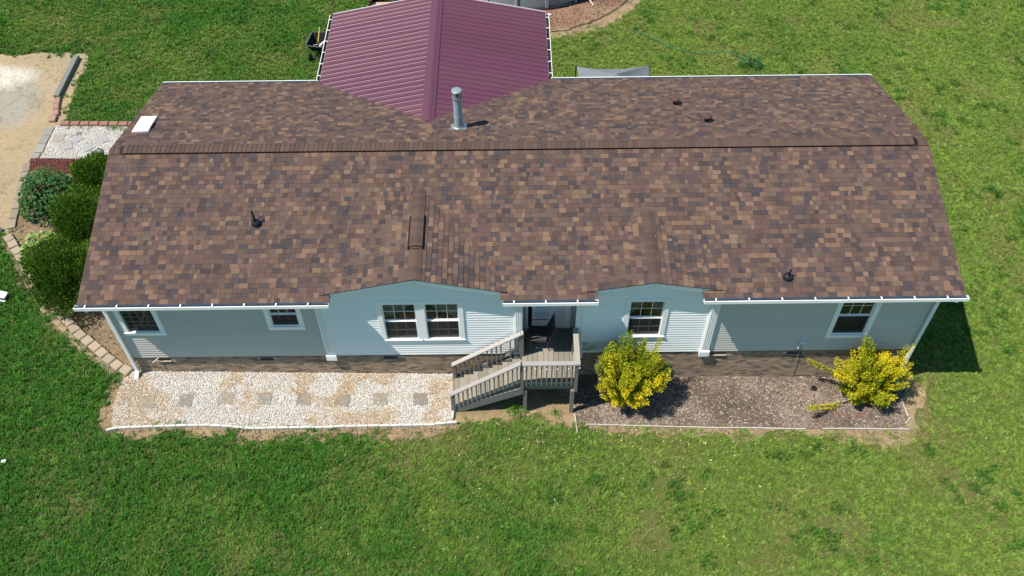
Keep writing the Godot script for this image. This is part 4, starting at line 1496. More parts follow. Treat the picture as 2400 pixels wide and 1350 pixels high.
func build_borders() -> void:
	border("garden_edging", "low white block edging along the front of the gravel bed", "edging", [-11.03, 5.88, -10.75, 5.81, -9.96, 5.77, -9.13, 5.73, -8.50, 5.71, -7.89, 5.74, -7.51, 5.78, -7.21, 5.80, -6.87, 5.79, -6.27, 5.77, -5.33, 5.75, -4.86, 5.72, -3.43, 5.68, -2.57, 5.65, -1.89, 5.58, -1.87, 5.22], 0.30, Vector3(0.292, 0.16, 0.06), Color(0.74, 0.72, 0.68), M.stone, "edging_block", 0.008, 0.08, 0.05, 0.02)
	border("garden_edging", "thin pale edging strip along the front of the bark bed", "edging", [1.45, 5.25, 1.47, 5.58, 3.21, 5.62, 5.08, 5.66, 6.25, 5.66, 7.30, 5.68, 7.55, 5.68], 0.30, Vector3(0.29, 0.10, 0.035), Color(0.62, 0.56, 0.48), M.stone, "edging_block", 0.004, 0.1, 0.035, 0.02)
	border("garden_edging", "thin pale edging strip rounding the right end of the bark bed", "edging", [8.2, 5.67, 8.95, 5.66, 10.36, 5.67, 10.68, 5.35, 10.66, 4.9], 0.30, Vector3(0.29, 0.10, 0.035), Color(0.58, 0.53, 0.46), M.stone, "edging_block", 0.004, 0.1, 0.035, 0.02)
	border("stone_border", "curved row of tan concrete blocks round the left planting bed", "border", [-16.05, -1.15, -15.81, -0.86, -15.37, -0.29, -15.00, 0.22, -14.83, 0.47, -14.46, 0.94, -14.15, 1.20, -13.83, 1.62, -13.53, 1.88, -13.13, 2.25, -12.67, 2.71, -12.16, 3.10, -11.66, 3.52, -11.42, 3.70, -11.13, 3.88, -10.86, 3.93], 0.335, Vector3(0.315, 0.14, 0.27), Color(0.44, 0.36, 0.27), M.stone, "block", 0.022, 0.12, 0.02, 0.10)
	border("stone_border", "second lower row of tan blocks on the lawn side of the curved border", "border", [-14.35, 1.42, -13.95, 1.83, -13.30, 2.40, -12.80, 2.88, -12.3, 3.32, -11.8, 3.68], 0.34, Vector3(0.31, 0.05, 0.16), Color(0.42, 0.33, 0.23), M.stone, "block", 0.015, 0.12, 0.02, 0.10)
	border("red_edging", "row of red concrete edging blocks at the head of the side gravel", "edging", [-16.05, -6.56, -15.63, -6.57, -14.65, -6.58, -13.4, -6.6, -11.0, -6.62], 0.335, Vector3(0.315, 0.12, 0.2), Color(0.40, 0.21, 0.17), M.stone, "edging_block", 0.02, 0.1, 0.0, 0.05)
	border("red_edging", "short column of red edging blocks between driveway and lawn", "edging", [-16.58, -7.95, -16.49, -7.52, -16.41, -7.2, -16.38, -6.75], 0.33, Vector3(0.31, 0.12, 0.22), Color(0.42, 0.25, 0.2), M.stone, "edging_block", 0.02, 0.12, 0.0, 0.1)
	border("slab_edging", "line of grey flat slabs between driveway and side gravel", "edging", [-16.36, -6.4, -16.37, -5.72, -16.36, -5.29, -16.42, -4.75], 0.45, Vector3(0.43, 0.07, 0.30), Color(0.36, 0.34, 0.31), M.stone, "slab", 0.01, 0.12, 0.02, 0.06)
	border("slab_edging", "line of brownish slabs along the driveway side of the shrub bed", "edging", [-16.52, -4.5, -16.44, -3.9, -16.33, -3.2, -16.2, -2.4, -16.05, -1.5], 0.44, Vector3(0.42, 0.10, 0.24), Color(0.37, 0.31, 0.24), M.stone, "slab", 0.012, 0.12, 0.02, 0.05)
	border("pool_edging", "curved dark edging strip round the bark bed by the pool", "edging", [1.3, -12.68, 1.90, -12.80, 2.75, -13.22, 3.49, -13.72, 4.00, -14.20, 4.56, -14.83, 5.1, -15.6], 0.5, Vector3(0.5, 0.07, 0.03), Color(0.10, 0.075, 0.06), M.rubber, "strip", 0.004, 0.1, 0.02, 0.06)
	# weathered railway sleeper
	var t := thing("timber", "long weathered grey timber along the edge of the driveway", "timber", gp(-16.6, -9.2))
	var mb := MB.new(); mb.col = Color(0.27, 0.27, 0.25)
	mb.obox(Transform3D(Basis(Vector3.UP, 0.0), gp(-16.61, -9.2, 0.09)), Vector3(0.2, 0.18, 2.42), 0.012)
	part("beam", mb, M.wood, t)
	mb = MB.new(); mb.col = Color(0.2, 0.19, 0.17)
	mb.obox(Transform3D(Basis(), gp(-16.54, -7.94, 0.06)), Vector3(0.16, 0.12, 0.10), 0.01)
	part("end_block", mb, M.wood, t)
	# stepping stones in the front gravel
	var px := [-10.2, -9.18, -8.1, -7.05, -5.98, -4.92, -3.89, -2.79]
	var pz := [4.99, 4.91, 4.83, 4.83, 4.84, 4.87, 4.82, 4.81]
	var words := ["square grey stepping stone nearest the left end of the front gravel", "second stepping stone from the left end of the front gravel", "third stepping stone from the left in the front gravel", "fourth stepping stone from the left in the front gravel", "fifth stepping stone from the left, fourth from the stairs, in the front gravel", "third stepping stone from the stairs in the front gravel", "second stepping stone from the stairs in the front gravel", "grey stepping stone nearest the stairs in the front gravel"]
	for i in 8:
		var c: Color = [Color(0.33, 0.305, 0.27), Color(0.29, 0.27, 0.245)][i % 2]
		paver("stepping_stone", words[i], gp(px[i], pz[i], 0.018), [0.15, 0.05, -0.05, 0.0, 0.06, -0.04, 0.0, 0.04][i], 0.40, jit(c, 0.1), "stepping stones in the front gravel")
	var qx := [-15.29, -14.40, -15.51, -14.77, -15.90]
	var qz := [-5.79, -5.78, -5.41, -5.37, -5.83]
	var w2 := ["upper middle grey paver set diagonally in the side gravel", "grey diagonal paver nearest the roof edge in the side gravel", "lower left grey paver in the side gravel", "lower right grey paver set diagonally in the side gravel", "pale half buried paver at the driveway end of the side gravel"]
	for i in 5:
		paver("paver", w2[i], gp(qx[i], qz[i], 0.024), [0.78, 0.7, 0.35, 0.75, 0.1][i], 0.38, Color(0.43, 0.425, 0.42) if i < 4 else Color(0.42, 0.38, 0.32), "pavers in the side gravel")
	paver("paver", "dark blue-grey slab beside the small lantern", gp(-14.19, -4.63, 0.035), 0.05, 0.30, Color(0.14, 0.17, 0.23), "")

const STONES_X := [-10.2, -9.18, -8.1, -7.05, -5.98, -4.92, -3.89, -2.79, -15.29, -14.40, -15.51, -14.77, -15.90]
const STONES_Z := [4.99, 4.91, 4.83, 4.83, 4.84, 4.87, 4.82, 4.81, -5.79, -5.78, -5.41, -5.37, -5.83]

func on_paver(x: float, z: float) -> bool:      # loose stones have been swept off all but the rims of the slabs
	for i in STONES_X.size():
		if absf(x - STONES_X[i]) < 0.19 and absf(z - STONES_Z[i]) < 0.19:
			return true
	return false

func paver(called: String, label: String, at: Vector3, turn: float, size: float, c: Color, group: String) -> void:
	var mb := MB.new()
	mb.col = c
	mb.obox(Transform3D(Basis(Vector3.UP, turn), at), Vector3(size, 0.05, size), 0.006)
	var o := part(numbered(called), mb, M.stone, self)
	tag(o, label, "paver", group)

# ---------------------------------------------------------------- plants
func branch_bush(called: String, label: String, base: Vector3, tips: Array, leaf_len: float, per: int, green: Color, yellow: Color, ylw: Callable) -> void:
	var o := thing(called, label, "bush", base)
	var st := MB.new(); st.col = Color(0.10, 0.075, 0.045)
	var lf := MB.new()
	for tp in tips:
		var tip: Vector3 = tp[0]
		var rad: float = tp[1]
		var root := base + Vector3(rf(-0.12, 0.12), 0, rf(-0.1, 0.1))
		var mid := root.lerp(tip, 0.5) + Vector3(rf(-0.08, 0.08), -0.12 if tip.y - base.y < 0.8 else 0.1, rf(-0.08, 0.08))
		st.tube([root, root.lerp(mid, 0.6), mid, mid.lerp(tip, 0.5) + Vector3(0, 0.02, 0), tip], [0.016, 0.013, 0.01, 0.007, 0.003], 5, false)
		var yl: float = ylw.call(tip)
		for i in int(per * tp[2]):
			var t := pow(rng.randf(), 0.7)
			t = lerpf(tp[3], 1.0, t)
			var c: Vector3 = root.lerp(mid, t * 2.0) if t < 0.5 else mid.lerp(tip, t * 2.0 - 1.0)
			var off := Vector3(rng.randfn(), rng.randfn(), rng.randfn()).normalized() * rad * sqrt(rng.randf()) * (1.15 - 0.45 * t)
			var p := c + off
			var d := (off.normalized() + Vector3(0, 0.55, 0) + (tip - mid).normalized() * 0.5 + Vector3(rf(-0.4, 0.4), rf(-0.3, 0.3), rf(-0.4, 0.4))).normalized()
			var sd := d.cross(Vector3(rf(-1, 1), rf(0.2, 1), rf(-1, 1))).normalized()
			var k := clampf(yl + rf(-0.35, 0.35), 0.0, 1.0)
			lf.col = jit(green.lerp(yellow, k), 0.2)
			lf.leaf(p, d, sd, leaf_len * rf(0.7, 1.25), leaf_len * rf(0.5, 0.65))
	part("stems", st, M.wood, o, "stuff")
	part("foliage", lf, M.leaf, o, "stuff")

func fan(base: Vector3, n: int, rx: float, h: float, rz: float, rad: float) -> Array:
	var r := []
	for i in n:
		# upright plumes: the crown is narrow at the foot, widest above the middle, and closes towards the top
		var f := lerpf(0.22, 1.0, pow(rng.randf(), 0.8))
		var az := rf(0, TAU)
		var wide := (0.68 + 0.44 * minf(f, 0.62) / 0.62) * sqrt(maxf(0.12, 1.0 - pow(maxf(0.0, f - 0.55) / 0.5, 2.0))) / 1.12
		var k := pow(rng.randf(), 0.4) * wide
		r.append([base + Vector3(cos(az) * rx * k, h * f * rf(0.9, 1.06), sin(az) * rz * k), rad * rf(0.7, 1.25), rf(0.7, 1.3), 0.5])
	return r

func needle_shrub(label: String, base: Vector3, r: Vector3, n: int) -> void:
	var o := thing("evergreen_shrub", label, "shrub", base, "clipped evergreen shrubs along the end wall")
	var st := MB.new(); st.col = Color(0.08, 0.06, 0.04)
	st.tube([base, base + Vector3(0, r.y * 0.9, 0)], [0.05, 0.02], 6, false)
	for i in 10:
		var a := TAU * i / 10.0
		st.tube([base + Vector3(0, r.y * 0.25, 0), base + Vector3(cos(a) * r.x * 0.7, r.y * rf(0.6, 1.3), sin(a) * r.z * 0.7)], [0.02, 0.006], 5, false)
	part("stems", st, M.wood, o, "stuff")
	var lf := MB.new()
	var c: Vector3 = base + Vector3(0, r.y * 0.75, 0)
	for i in n:
		var d := Vector3(rng.randfn(), rng.randfn() * 0.9 + 0.25, rng.randfn()).normalized()
		if d.y < -0.8:
			continue
		var lump := 1.0 + 0.5 * nz.get_noise_3d(d.x * 80 + base.x * 40, d.y * 80, d.z * 80) + 0.3 * nz2.get_noise_3d(d.x * 220, d.y * 220 + base.z * 30, d.z * 220)
		var k := lump * pow(rng.randf(), 0.28)
		var p := c + Vector3(d.x * r.x, d.y * r.y * (0.85 if d.y > 0 else 0.75), d.z * r.z) * k
		var g := rng.randf()
		lf.col = jit(Color(0.065, 0.145, 0.018) if g < 0.6 else Color(0.125, 0.225, 0.026), 0.25)
		var dir := (d + Vector3(0, 0.7, 0) + Vector3(rf(-0.4, 0.4), rf(-0.2, 0.4), rf(-0.4, 0.4))).normalized()
		for b in 4:
			var dd := (dir + Vector3(rf(-0.5, 0.5), rf(-0.3, 0.3), rf(-0.5, 0.5))).normalized()
			lf.leaf(p + dir * rf(0, 0.04), dd, dd.cross(Vector3(rf(-1, 1), rf(-1, 1), rf(-1, 1))).normalized(), rf(0.06, 0.12), rf(0.014, 0.026), 0.05)
	part("foliage", lf, M.leaf, o, "stuff")

func leafy_plant(called: String, label: String, base: Vector3, r: Vector3, n: int, ln: float, wd: float, ca: Color, cb: Color) -> void:
	var o := thing(called, label, "plant", base)
	var lf := MB.new()
	var st := MB.new(); st.col = Color(0.06, 0.09, 0.03)
	for i in n:
		var a := rf(0, TAU)
		var rr := sqrt(rng.randf())
		var hump := 1.0 + 0.5 * nz.get_noise_2d(cos(a) * 70 * rr + base.x * 50, sin(a) * 70 * rr)
		var p := base + Vector3(cos(a) * r.x * rr, r.y * hump * sqrt(maxf(0.05, 1.0 - rr * rr)) * rf(0.35, 1.0) + 0.05, sin(a) * r.z * rr)
		if i % 7 == 0:
			st.tube([base + Vector3(cos(a), 0, sin(a)) * 0.1 * rr, base.lerp(p, 0.6) + Vector3(0, 0.05, 0), p], [0.01, 0.008, 0.004], 4, false)
		var b := a + rf(-0.9, 0.9)
		var d := Vector3(cos(b), rf(-0.35, 0.35), sin(b)).normalized()
		lf.col = jit(ca.lerp(cb, rng.randf()), 0.2)
		lf.leaf(p, d, Vector3(-sin(b), rf(-0.35, 0.35), cos(b)).normalized(), ln * rf(0.6, 1.2), wd * rf(0.7, 1.2), rf(0.0, 0.4))
	part("stems", st, M.leaf, o, "stuff")
	part("foliage", lf, M.leaf, o, "stuff")

func build_plants() -> void:
	var green := Color(0.14, 0.22, 0.014)
	var yellow := Color(0.68, 0.55, 0.025)
	# the bush by the stairs is yellow low down at the front and greener above
	var b1 := gp(2.88, 4.82)
	var t1 := fan(b1, 150, 1.08, 2.25, 0.9, 0.125)
	for p in [[2.80, 2.62, 4.45], [3.62, 2.35, 4.5], [2.35, 2.2, 4.5], [2.1, 1.75, 4.6], [3.1, 2.2, 4.5], [2.62, 2.35, 4.4]]:
		t1.append([Vector3(p[0], p[1], p[2]), 0.13, 1.0, 0.35])
	branch_bush("yellow_bush", "large yellow-green bush right of the deck, green at its top", b1, t1, 0.048, 300, green, yellow, func(t): return clampf(0.46 + (t.z - 4.75) * 0.5 - (t.y - 0.9) * 0.2 + nz.get_noise_3d(t.x * 70, t.y * 70, t.z * 70) * 0.9, 0.05, 1.0))
	var b2 := gp(9.55, 4.55)
	var t2 := fan(b2, 115, 1.12, 1.8, 0.88, 0.12)
	for p in [[9.05, 2.15, 4.35, 1.3], [9.15, 2.0, 4.4, 1.2], [9.3, 1.8, 4.35, 1.2], [10.35, 1.75, 4.4, 1.0], [10.5, 1.1, 4.5, 1.0], [8.75, 1.4, 4.6, 1.0]]:
		t2.append([Vector3(p[0], p[1], p[2]), 0.15, p[3], 0.35])
	t2.append([Vector3(7.80, 0.98, 4.25), 0.075, 1.3, 0.4])
	t2.append([Vector3(7.74, 0.36, 5.40), 0.09, 1.6, 0.35])
	branch_bush("yellow_bush", "bright yellow bush at the right corner with two long shoots reaching left", b2, t2, 0.048, 300, green, yellow, func(t): return clampf(0.56 + nz.get_noise_3d(t.x * 60 + 90, t.y * 60, t.z * 60) * 0.85, 0.05, 1.0))
	needle_shrub("rounded evergreen shrub nearest the side gravel, against the roof edge", gp(-13.25, -2.95), Vector3(0.92, 0.95, 0.88), 13000)
	needle_shrub("middle rounded evergreen shrub, the tallest of the three along the end wall", gp(-13.15, -1.05), Vector3(1.12, 1.0, 1.2), 15000)
	needle_shrub("rounded evergreen shrub nearest the front corner of the roof", gp(-13.25, 1.0), Vector3(1.15, 1.0, 1.15), 15000)
	leafy_plant("broadleaf_shrub", "dark glossy broad-leaved shrub on the driveway side of the evergreens", gp(-15.05, -2.55), Vector3(0.95, 1.15, 0.95), 1500, 0.12, 0.085, Color(0.018, 0.058, 0.016), Color(0.05, 0.125, 0.035))
	leafy_plant("broadleaf_plant", "pale lime and green leafy plant between the evergreens and the stone border", gp(-14.75, -0.45), Vector3(0.55, 0.55, 0.7), 230, 0.17, 0.11, Color(0.05, 0.13, 0.035), Color(0.30, 0.40, 0.10))
	leafy_plant("ground_plant", "low feathery green plant in front of the red lava stones", gp(-15.75, -3.85), Vector3(0.6, 0.35, 0.35), 420, 0.07, 0.025, Color(0.06, 0.12, 0.03), Color(0.13, 0.16, 0.06))
	leafy_plant("weed", "bright green weed growing left of the deck's front post", gp(-0.14, 5.2), Vector3(0.26, 0.22, 0.16), 110, 0.11, 0.022, Color(0.06, 0.17, 0.02), Color(0.12, 0.26, 0.03))
	leafy_plant("weed", "small weed growing between the deck's two front posts", gp(0.95, 5.25), Vector3(0.14, 0.14, 0.1), 45, 0.08, 0.02, Color(0.08, 0.18, 0.02), Color(0.16, 0.27, 0.04))
	leafy_plant("weed", "tall bright grass tuft by the back eave, right of the grey canopy", gp(9.1, -10.6), Vector3(0.35, 0.55, 0.3), 190, 0.22, 0.02, Color(0.03, 0.15, 0.05), Color(0.07, 0.2, 0.06))

# ---------------------------------------------------------------- things behind the house and small ones about it
func build_pool() -> void:
	var c := Vector2(0.7, -17.95)
	var R := 3.66
	var y0 := gy(c.x)
	var o := thing("swimming_pool", "round above-ground pool with dark grey panelled wall behind the porch", "pool", Vector3(c.x, y0, c.y))
	var n := 18
	for i in n:
		var mb := MB.new(); mb.col = jit(Color(0.20, 0.235, 0.26), 0.08)
		for k in 4:
			var a := TAU * (i + k / 4.0) / n
			var b := TAU * (i + (k + 1) / 4.0) / n
			var na := Vector3(cos(a), 0, sin(a))
			var nb := Vector3(cos(b), 0, sin(b))
			var A := Vector3(c.x, 0, c.y) + na * R
			var B := Vector3(c.x, 0, c.y) + nb * R
			mb.squad(A + Vector3(0, y0, 0), B + Vector3(0, y0, 0), B + Vector3(0, y0 + 1.3, 0), A + Vector3(0, y0 + 1.3, 0), na, nb, nb, na)
		part("wall_panel", mb, M.metal, o)
		var a := TAU * i / n
		var up := MB.new(); up.col = Color(0.30, 0.33, 0.35)
		up.obox(Transform3D(Basis(Vector3.UP, -a), Vector3(c.x, y0 + 0.65, c.y) + Vector3(cos(a), 0, sin(a)) * (R + 0.03)), Vector3(0.06, 1.3, 0.13))
		part("upright", up, M.metal, o)
		var rl := MB.new(); rl.col = Color(0.42, 0.45, 0.47)
		var b := TAU * (i + 1) / n
		rl.bar(Vector3(c.x, y0 + 1.32, c.y) + Vector3(cos(a), 0, sin(a)) * R, Vector3(c.x, y0 + 1.32, c.y) + Vector3(cos(b), 0, sin(b)) * R, 0.17, 0.03)
		part("top_rail", rl, M.metal, o)
	var br := MB.new(); br.col = Color(0.02, 0.02, 0.022)
	br.lathe(Vector3(c.x, y0, c.y), [Vector2(R + 0.005, 0.02), Vector2(R + 0.08, 0.03), Vector2(R + 0.1, 0.06), Vector2(R + 0.02, 0.09)], 54)
	part("bottom_rail", br, M.rubber, o)
	var w := MB.new(); w.col = Color(0.05, 0.2, 0.25)
	w.lathe(Vector3(c.x, y0, c.y), [Vector2(0.001, 1.1), Vector2(R - 0.01, 1.1)], 54)
	part("water", w, M.black, o)
	var lad := MB.new(); lad.col = Color(0.6, 0.6, 0.58)
	lad.tube([gp(3.28, -14.66, 0.03), Vector3(2.75, 0.55, -15.05), Vector3(2.2, 1.2, -15.3)], 0.035, 8)
	var ll := part("pool_brace", lad, M.white, self)
	tag(ll, "pale pipe brace leaning from the bark bed onto the pool wall", "pipe")
	# thin white strip by the porch corner
	var sp := MB.new(); sp.col = Color(0.75, 0.75, 0.74)
	sp.bar(gp(1.1, -13.78, 0.06), gp(1.5, -13.86, 0.06), 0.07, 0.05)
	tag(part("drain_pipe", sp, M.white, self), "white drain pipe lying on the bark by the porch corner", "pipe")
	var hs := MB.new(); hs.col = Color(0.06, 0.16, 0.12)
	var path := []
	for k in [[3.6, -14.5], [3.55, -14.85], [3.8, -15.1], [4.2, -15.15], [4.55, -14.92], [4.9, -14.95], [5.0, -15.3]]:
		path.append(gp(k[0], k[1], 0.035))
	hs.tube(path, 0.014, 6)
	tag(part("garden_hose", hs, M.rubber, self), "dark green hose looped on the bark beside the pool", "hose")
	hs = MB.new(); hs.col = Color(0.05, 0.24, 0.15)
	path = []
	for k in [[4.70, -12.84], [5.03, -12.64], [5.52, -12.42], [6.1, -11.8], [6.61, -11.54], [7.26, -11.39], [8.29, -11.51], [8.91, -11.16], [9.28, -10.43]]:
		path.append(gp(k[0], k[1], 0.07))
	hs.tube(path, 0.012, 6)
	tag(part("garden_hose", hs, M.rubber, self), "bright green hose trailing through the back lawn", "hose")
	# red stained step frame behind the porch
	var s := thing("pool_steps", "red stained wooden steps with pale treads behind the porch roof", "steps", gp(-5.0, -14.6))
	for k in 3:
		var mb := MB.new(); mb.col = Color(0.55, 0.36, 0.28)
		mb.box(Vector3(-5.95 + k * 0.95, 0.55, -15.3), Vector3(-5.8 + k * 0.95, 0.62, -14.15), 0.005)
		part("rail", mb, M.wood, s)
		mb = MB.new(); mb.col = Color(0.30, 0.10, 0.075)
		mb.box(Vector3(-5.93 + k * 0.95, 0.15, -15.2), Vector3(-5.82 + k * 0.95, 0.55, -14.2))
		part("side_board", mb, M.wood, s)
	for k in 3:
		var mb := MB.new(); mb.col = [Color(0.62, 0.45, 0.36), Color(0.34, 0.12, 0.09), Color(0.6, 0.42, 0.33)][k]
		mb.box(Vector3(-5.8, 0.30 + k * 0.13, -14.38 - k * 0.3), Vector3(-4.2, 0.35 + k * 0.13, -14.16 - k * 0.3), 0.005)
		part("tread", mb, M.wood, s)

func build_canopy() -> void:
	var o := thing("canopy", "grey fabric pop-up canopy standing behind the house's back eave", "canopy", gp(3.36, -6.4))
	var h := 2.0
	var x0 := 2.09
	var x1 := 4.63
	var z0 := -7.64
	var z1 := -5.1
	var apex := Vector3(3.36, 2.62, -6.37)
	var cn := [Vector3(x0, h, z0), Vector3(x1, h, z0), Vector3(x1, h, z1), Vector3(x0, h, z1)]
	for i in 4:
		var a: Vector3 = cn[i]
		var b: Vector3 = cn[(i + 1) % 4]
		var mb := MB.new(); mb.col = Color(0.20, 0.225, 0.255)
		var n := 12
		for r in n:
			for s in n:
				var q := []
				for d in [[0, 0], [1, 0], [1, 1], [0, 1]]:
					var u := float(s + d[0]) / n
					var v := float(r + d[1]) / n
					# the hem curves in between the corners and the cloth sags a little
					var hem := a.lerp(b, u)
					var inw := ((a + b) * 0.5 - apex); inw.y = 0
					hem -= inw.normalized() * 0.11 * sin(PI * u)
					hem.y -= 0.05 * sin(PI * u)
					var p := hem.lerp(apex, v)
					p.y -= 0.10 * sin(PI * v) * sin(PI * u) + 0.012 * sin(u * 40.0) * (1 - v) * v
					q.append(p)
				mb.quad(q[0], q[1], q[2], q[3])
		part("fabric_panel", mb, M.cloth, o)
		var lg := MB.new(); lg.col = Color(0.05, 0.05, 0.055)
		lg.box(Vector3(a.x - 0.02, gy(a.x), a.z - 0.02), Vector3(a.x + 0.02, h + 0.02, a.z + 0.02))
		part("leg", lg, M.black, o)

func build_cart() -> void:
	var at := gp(-7.5, -10.95)
	var o := thing("garden_cart", "black dump cart on the lawn half hidden by the porch gutter", "cart", at)
	var B := Color(0.022, 0.024, 0.025)
	var y := at.y
	# flared tray: rim wider than the floor
	var top := [Vector3(-7.80, y + 0.62, -11.50), Vector3(-7.92, y + 0.62, -10.68), Vector3(-7.15, y + 0.62, -10.55), Vector3(-7.05, y + 0.62, -11.48)]
	var c: Vector3 = (top[0] + top[2]) * 0.5
	var bot := []
	var rim := []
	for p in top:
		bot.append(Vector3(lerpf(p.x, c.x, 0.35), y + 0.32, lerpf(p.z, c.z, 0.3)))
		rim.append(p + (p - c).normalized() * 0.04)
	var mb := MB.new(); mb.col = B
	for i in 4:
		var j := (i + 1) % 4
		mb.quad(top[i], top[j], bot[j], bot[i])
		mb.quad(top[i] + Vector3(0, -0.012, 0), top[j] + Vector3(0, -0.012, 0), bot[j] + Vector3(0, -0.015, 0), bot[i] + Vector3(0, -0.015, 0))
	mb.quad(bot[0], bot[1], bot[2], bot[3])
	part("tray", mb, M.rubber, o)
	mb = MB.new(); mb.col = Color(0.10, 0.105, 0.11)
	for i in 4:
		mb.bar(rim[i], rim[(i + 1) % 4], 0.05, 0.03)
	part("rim", mb, M.rubber, o)
	for p in [[-7.83, -10.55], [-7.15, -10.5], [-7.8, -11.35], [-7.1, -11.3]]:
		mb = MB.new(); mb.col = Color(0.015, 0.015, 0.016)
		var w := Vector3(p[0], y + 0.16, p[1])
		mb.lathe(w, [Vector2(0.08, -0.045), Vector2(0.145, -0.045), Vector2(0.165, -0.02), Vector2(0.165, 0.02), Vector2(0.145, 0.045), Vector2(0.08, 0.045)], 18, Basis(Vector3(0, 1, 0), Vector3(1, 0, 0), Vector3(0, 0, -1)))
		var wh := part("wheel", mb, M.rubber, o)
		mb = MB.new(); mb.col = Color(0.3, 0.3, 0.3)
		mb.lathe(w, [Vector2(0.001, -0.03), Vector2(0.08, -0.03), Vector2(0.08, 0.03), Vector2(0.001, 0.03)], 14, Basis(Vector3(0, 1, 0), Vector3(1, 0, 0), Vector3(0, 0, -1)))
		part("rim", mb, M.white, wh)
	for zz in [-10.52, -11.32]:
		mb = MB.new(); mb.col = Color(0.05, 0.05, 0.05)
		mb.bar(Vector3(-7.82, y + 0.18, zz), Vector3(-7.12, y + 0.18, zz), 0.04, 0.04)
		mb.bar(Vector3(-7.47, y + 0.18, zz), Vector3(-7.47, y + 0.32, zz), 0.05, 0.05, Vector3.RIGHT)
		part("axle", mb, M.black, o)
	# spade with yellow shaft leaning in it
	var s := thing("spade", "spade with yellow shaft and black grip standing in the cart", "spade", Vector3(-7.55, y + 0.36, -10.85))
	mb = MB.new(); mb.col = Color(0.62, 0.45, 0.08)
	mb.tube([Vector3(-7.52, y + 0.55, -10.92), Vector3(-7.40, y + 1.05, -11.22)], 0.02, 8)
	part("shaft", mb, M.white, s)
	mb = MB.new(); mb.col = B
	mb.tube([Vector3(-7.40, y + 1.05, -11.22), Vector3(-7.37, y + 1.16, -11.29)], 0.022, 8)
	mb.tube([Vector3(-7.45, y + 1.16, -11.29), Vector3(-7.28, y + 1.17, -11.29)], 0.018, 8)
	part("grip", mb, M.black, s)
	mb = MB.new(); mb.col = Color(0.09, 0.09, 0.095)
	mb.obox(Transform3D(Basis.from_euler(Vector3(0.5, 0.2, 0.2)), Vector3(-7.56, y + 0.46, -10.85)), Vector3(0.2, 0.27, 0.012))
	mb.tube([Vector3(-7.55, y + 0.48, -10.87), Vector3(-7.52, y + 0.6, -10.94)], 0.022, 8)
	part("blade", mb, M.galv, s)
	mb = MB.new()
	mb.col = Color(0.30, 0.27, 0.22)
	mb.lathe(Vector3(-7.36, y + 0.34, -10.95), [Vector2(0.17, 0.0), Vector2(0.19, 0.06), Vector2(0.13, 0.14), Vector2(0.06, 0.19), Vector2(0.001, 0.18)], 9, Basis(Vector3.UP, 0.4).scaled(Vector3(1.1, 1, 0.8)))
	tag(part("sack", mb, M.cloth, self), "crumpled tan sack lying in the garden cart", "sack")
	mb = MB.new(); mb.col = Color(0.7, 0.69, 0.66)
	mb.bar(Vector3(-7.45, y + 0.5, -10.78), Vector3(-7.2, y + 0.66, -10.98), 0.05, 0.03)
	tag(part("offcut", mb, M.white, self), "short white board end sticking out of the cart", "board")

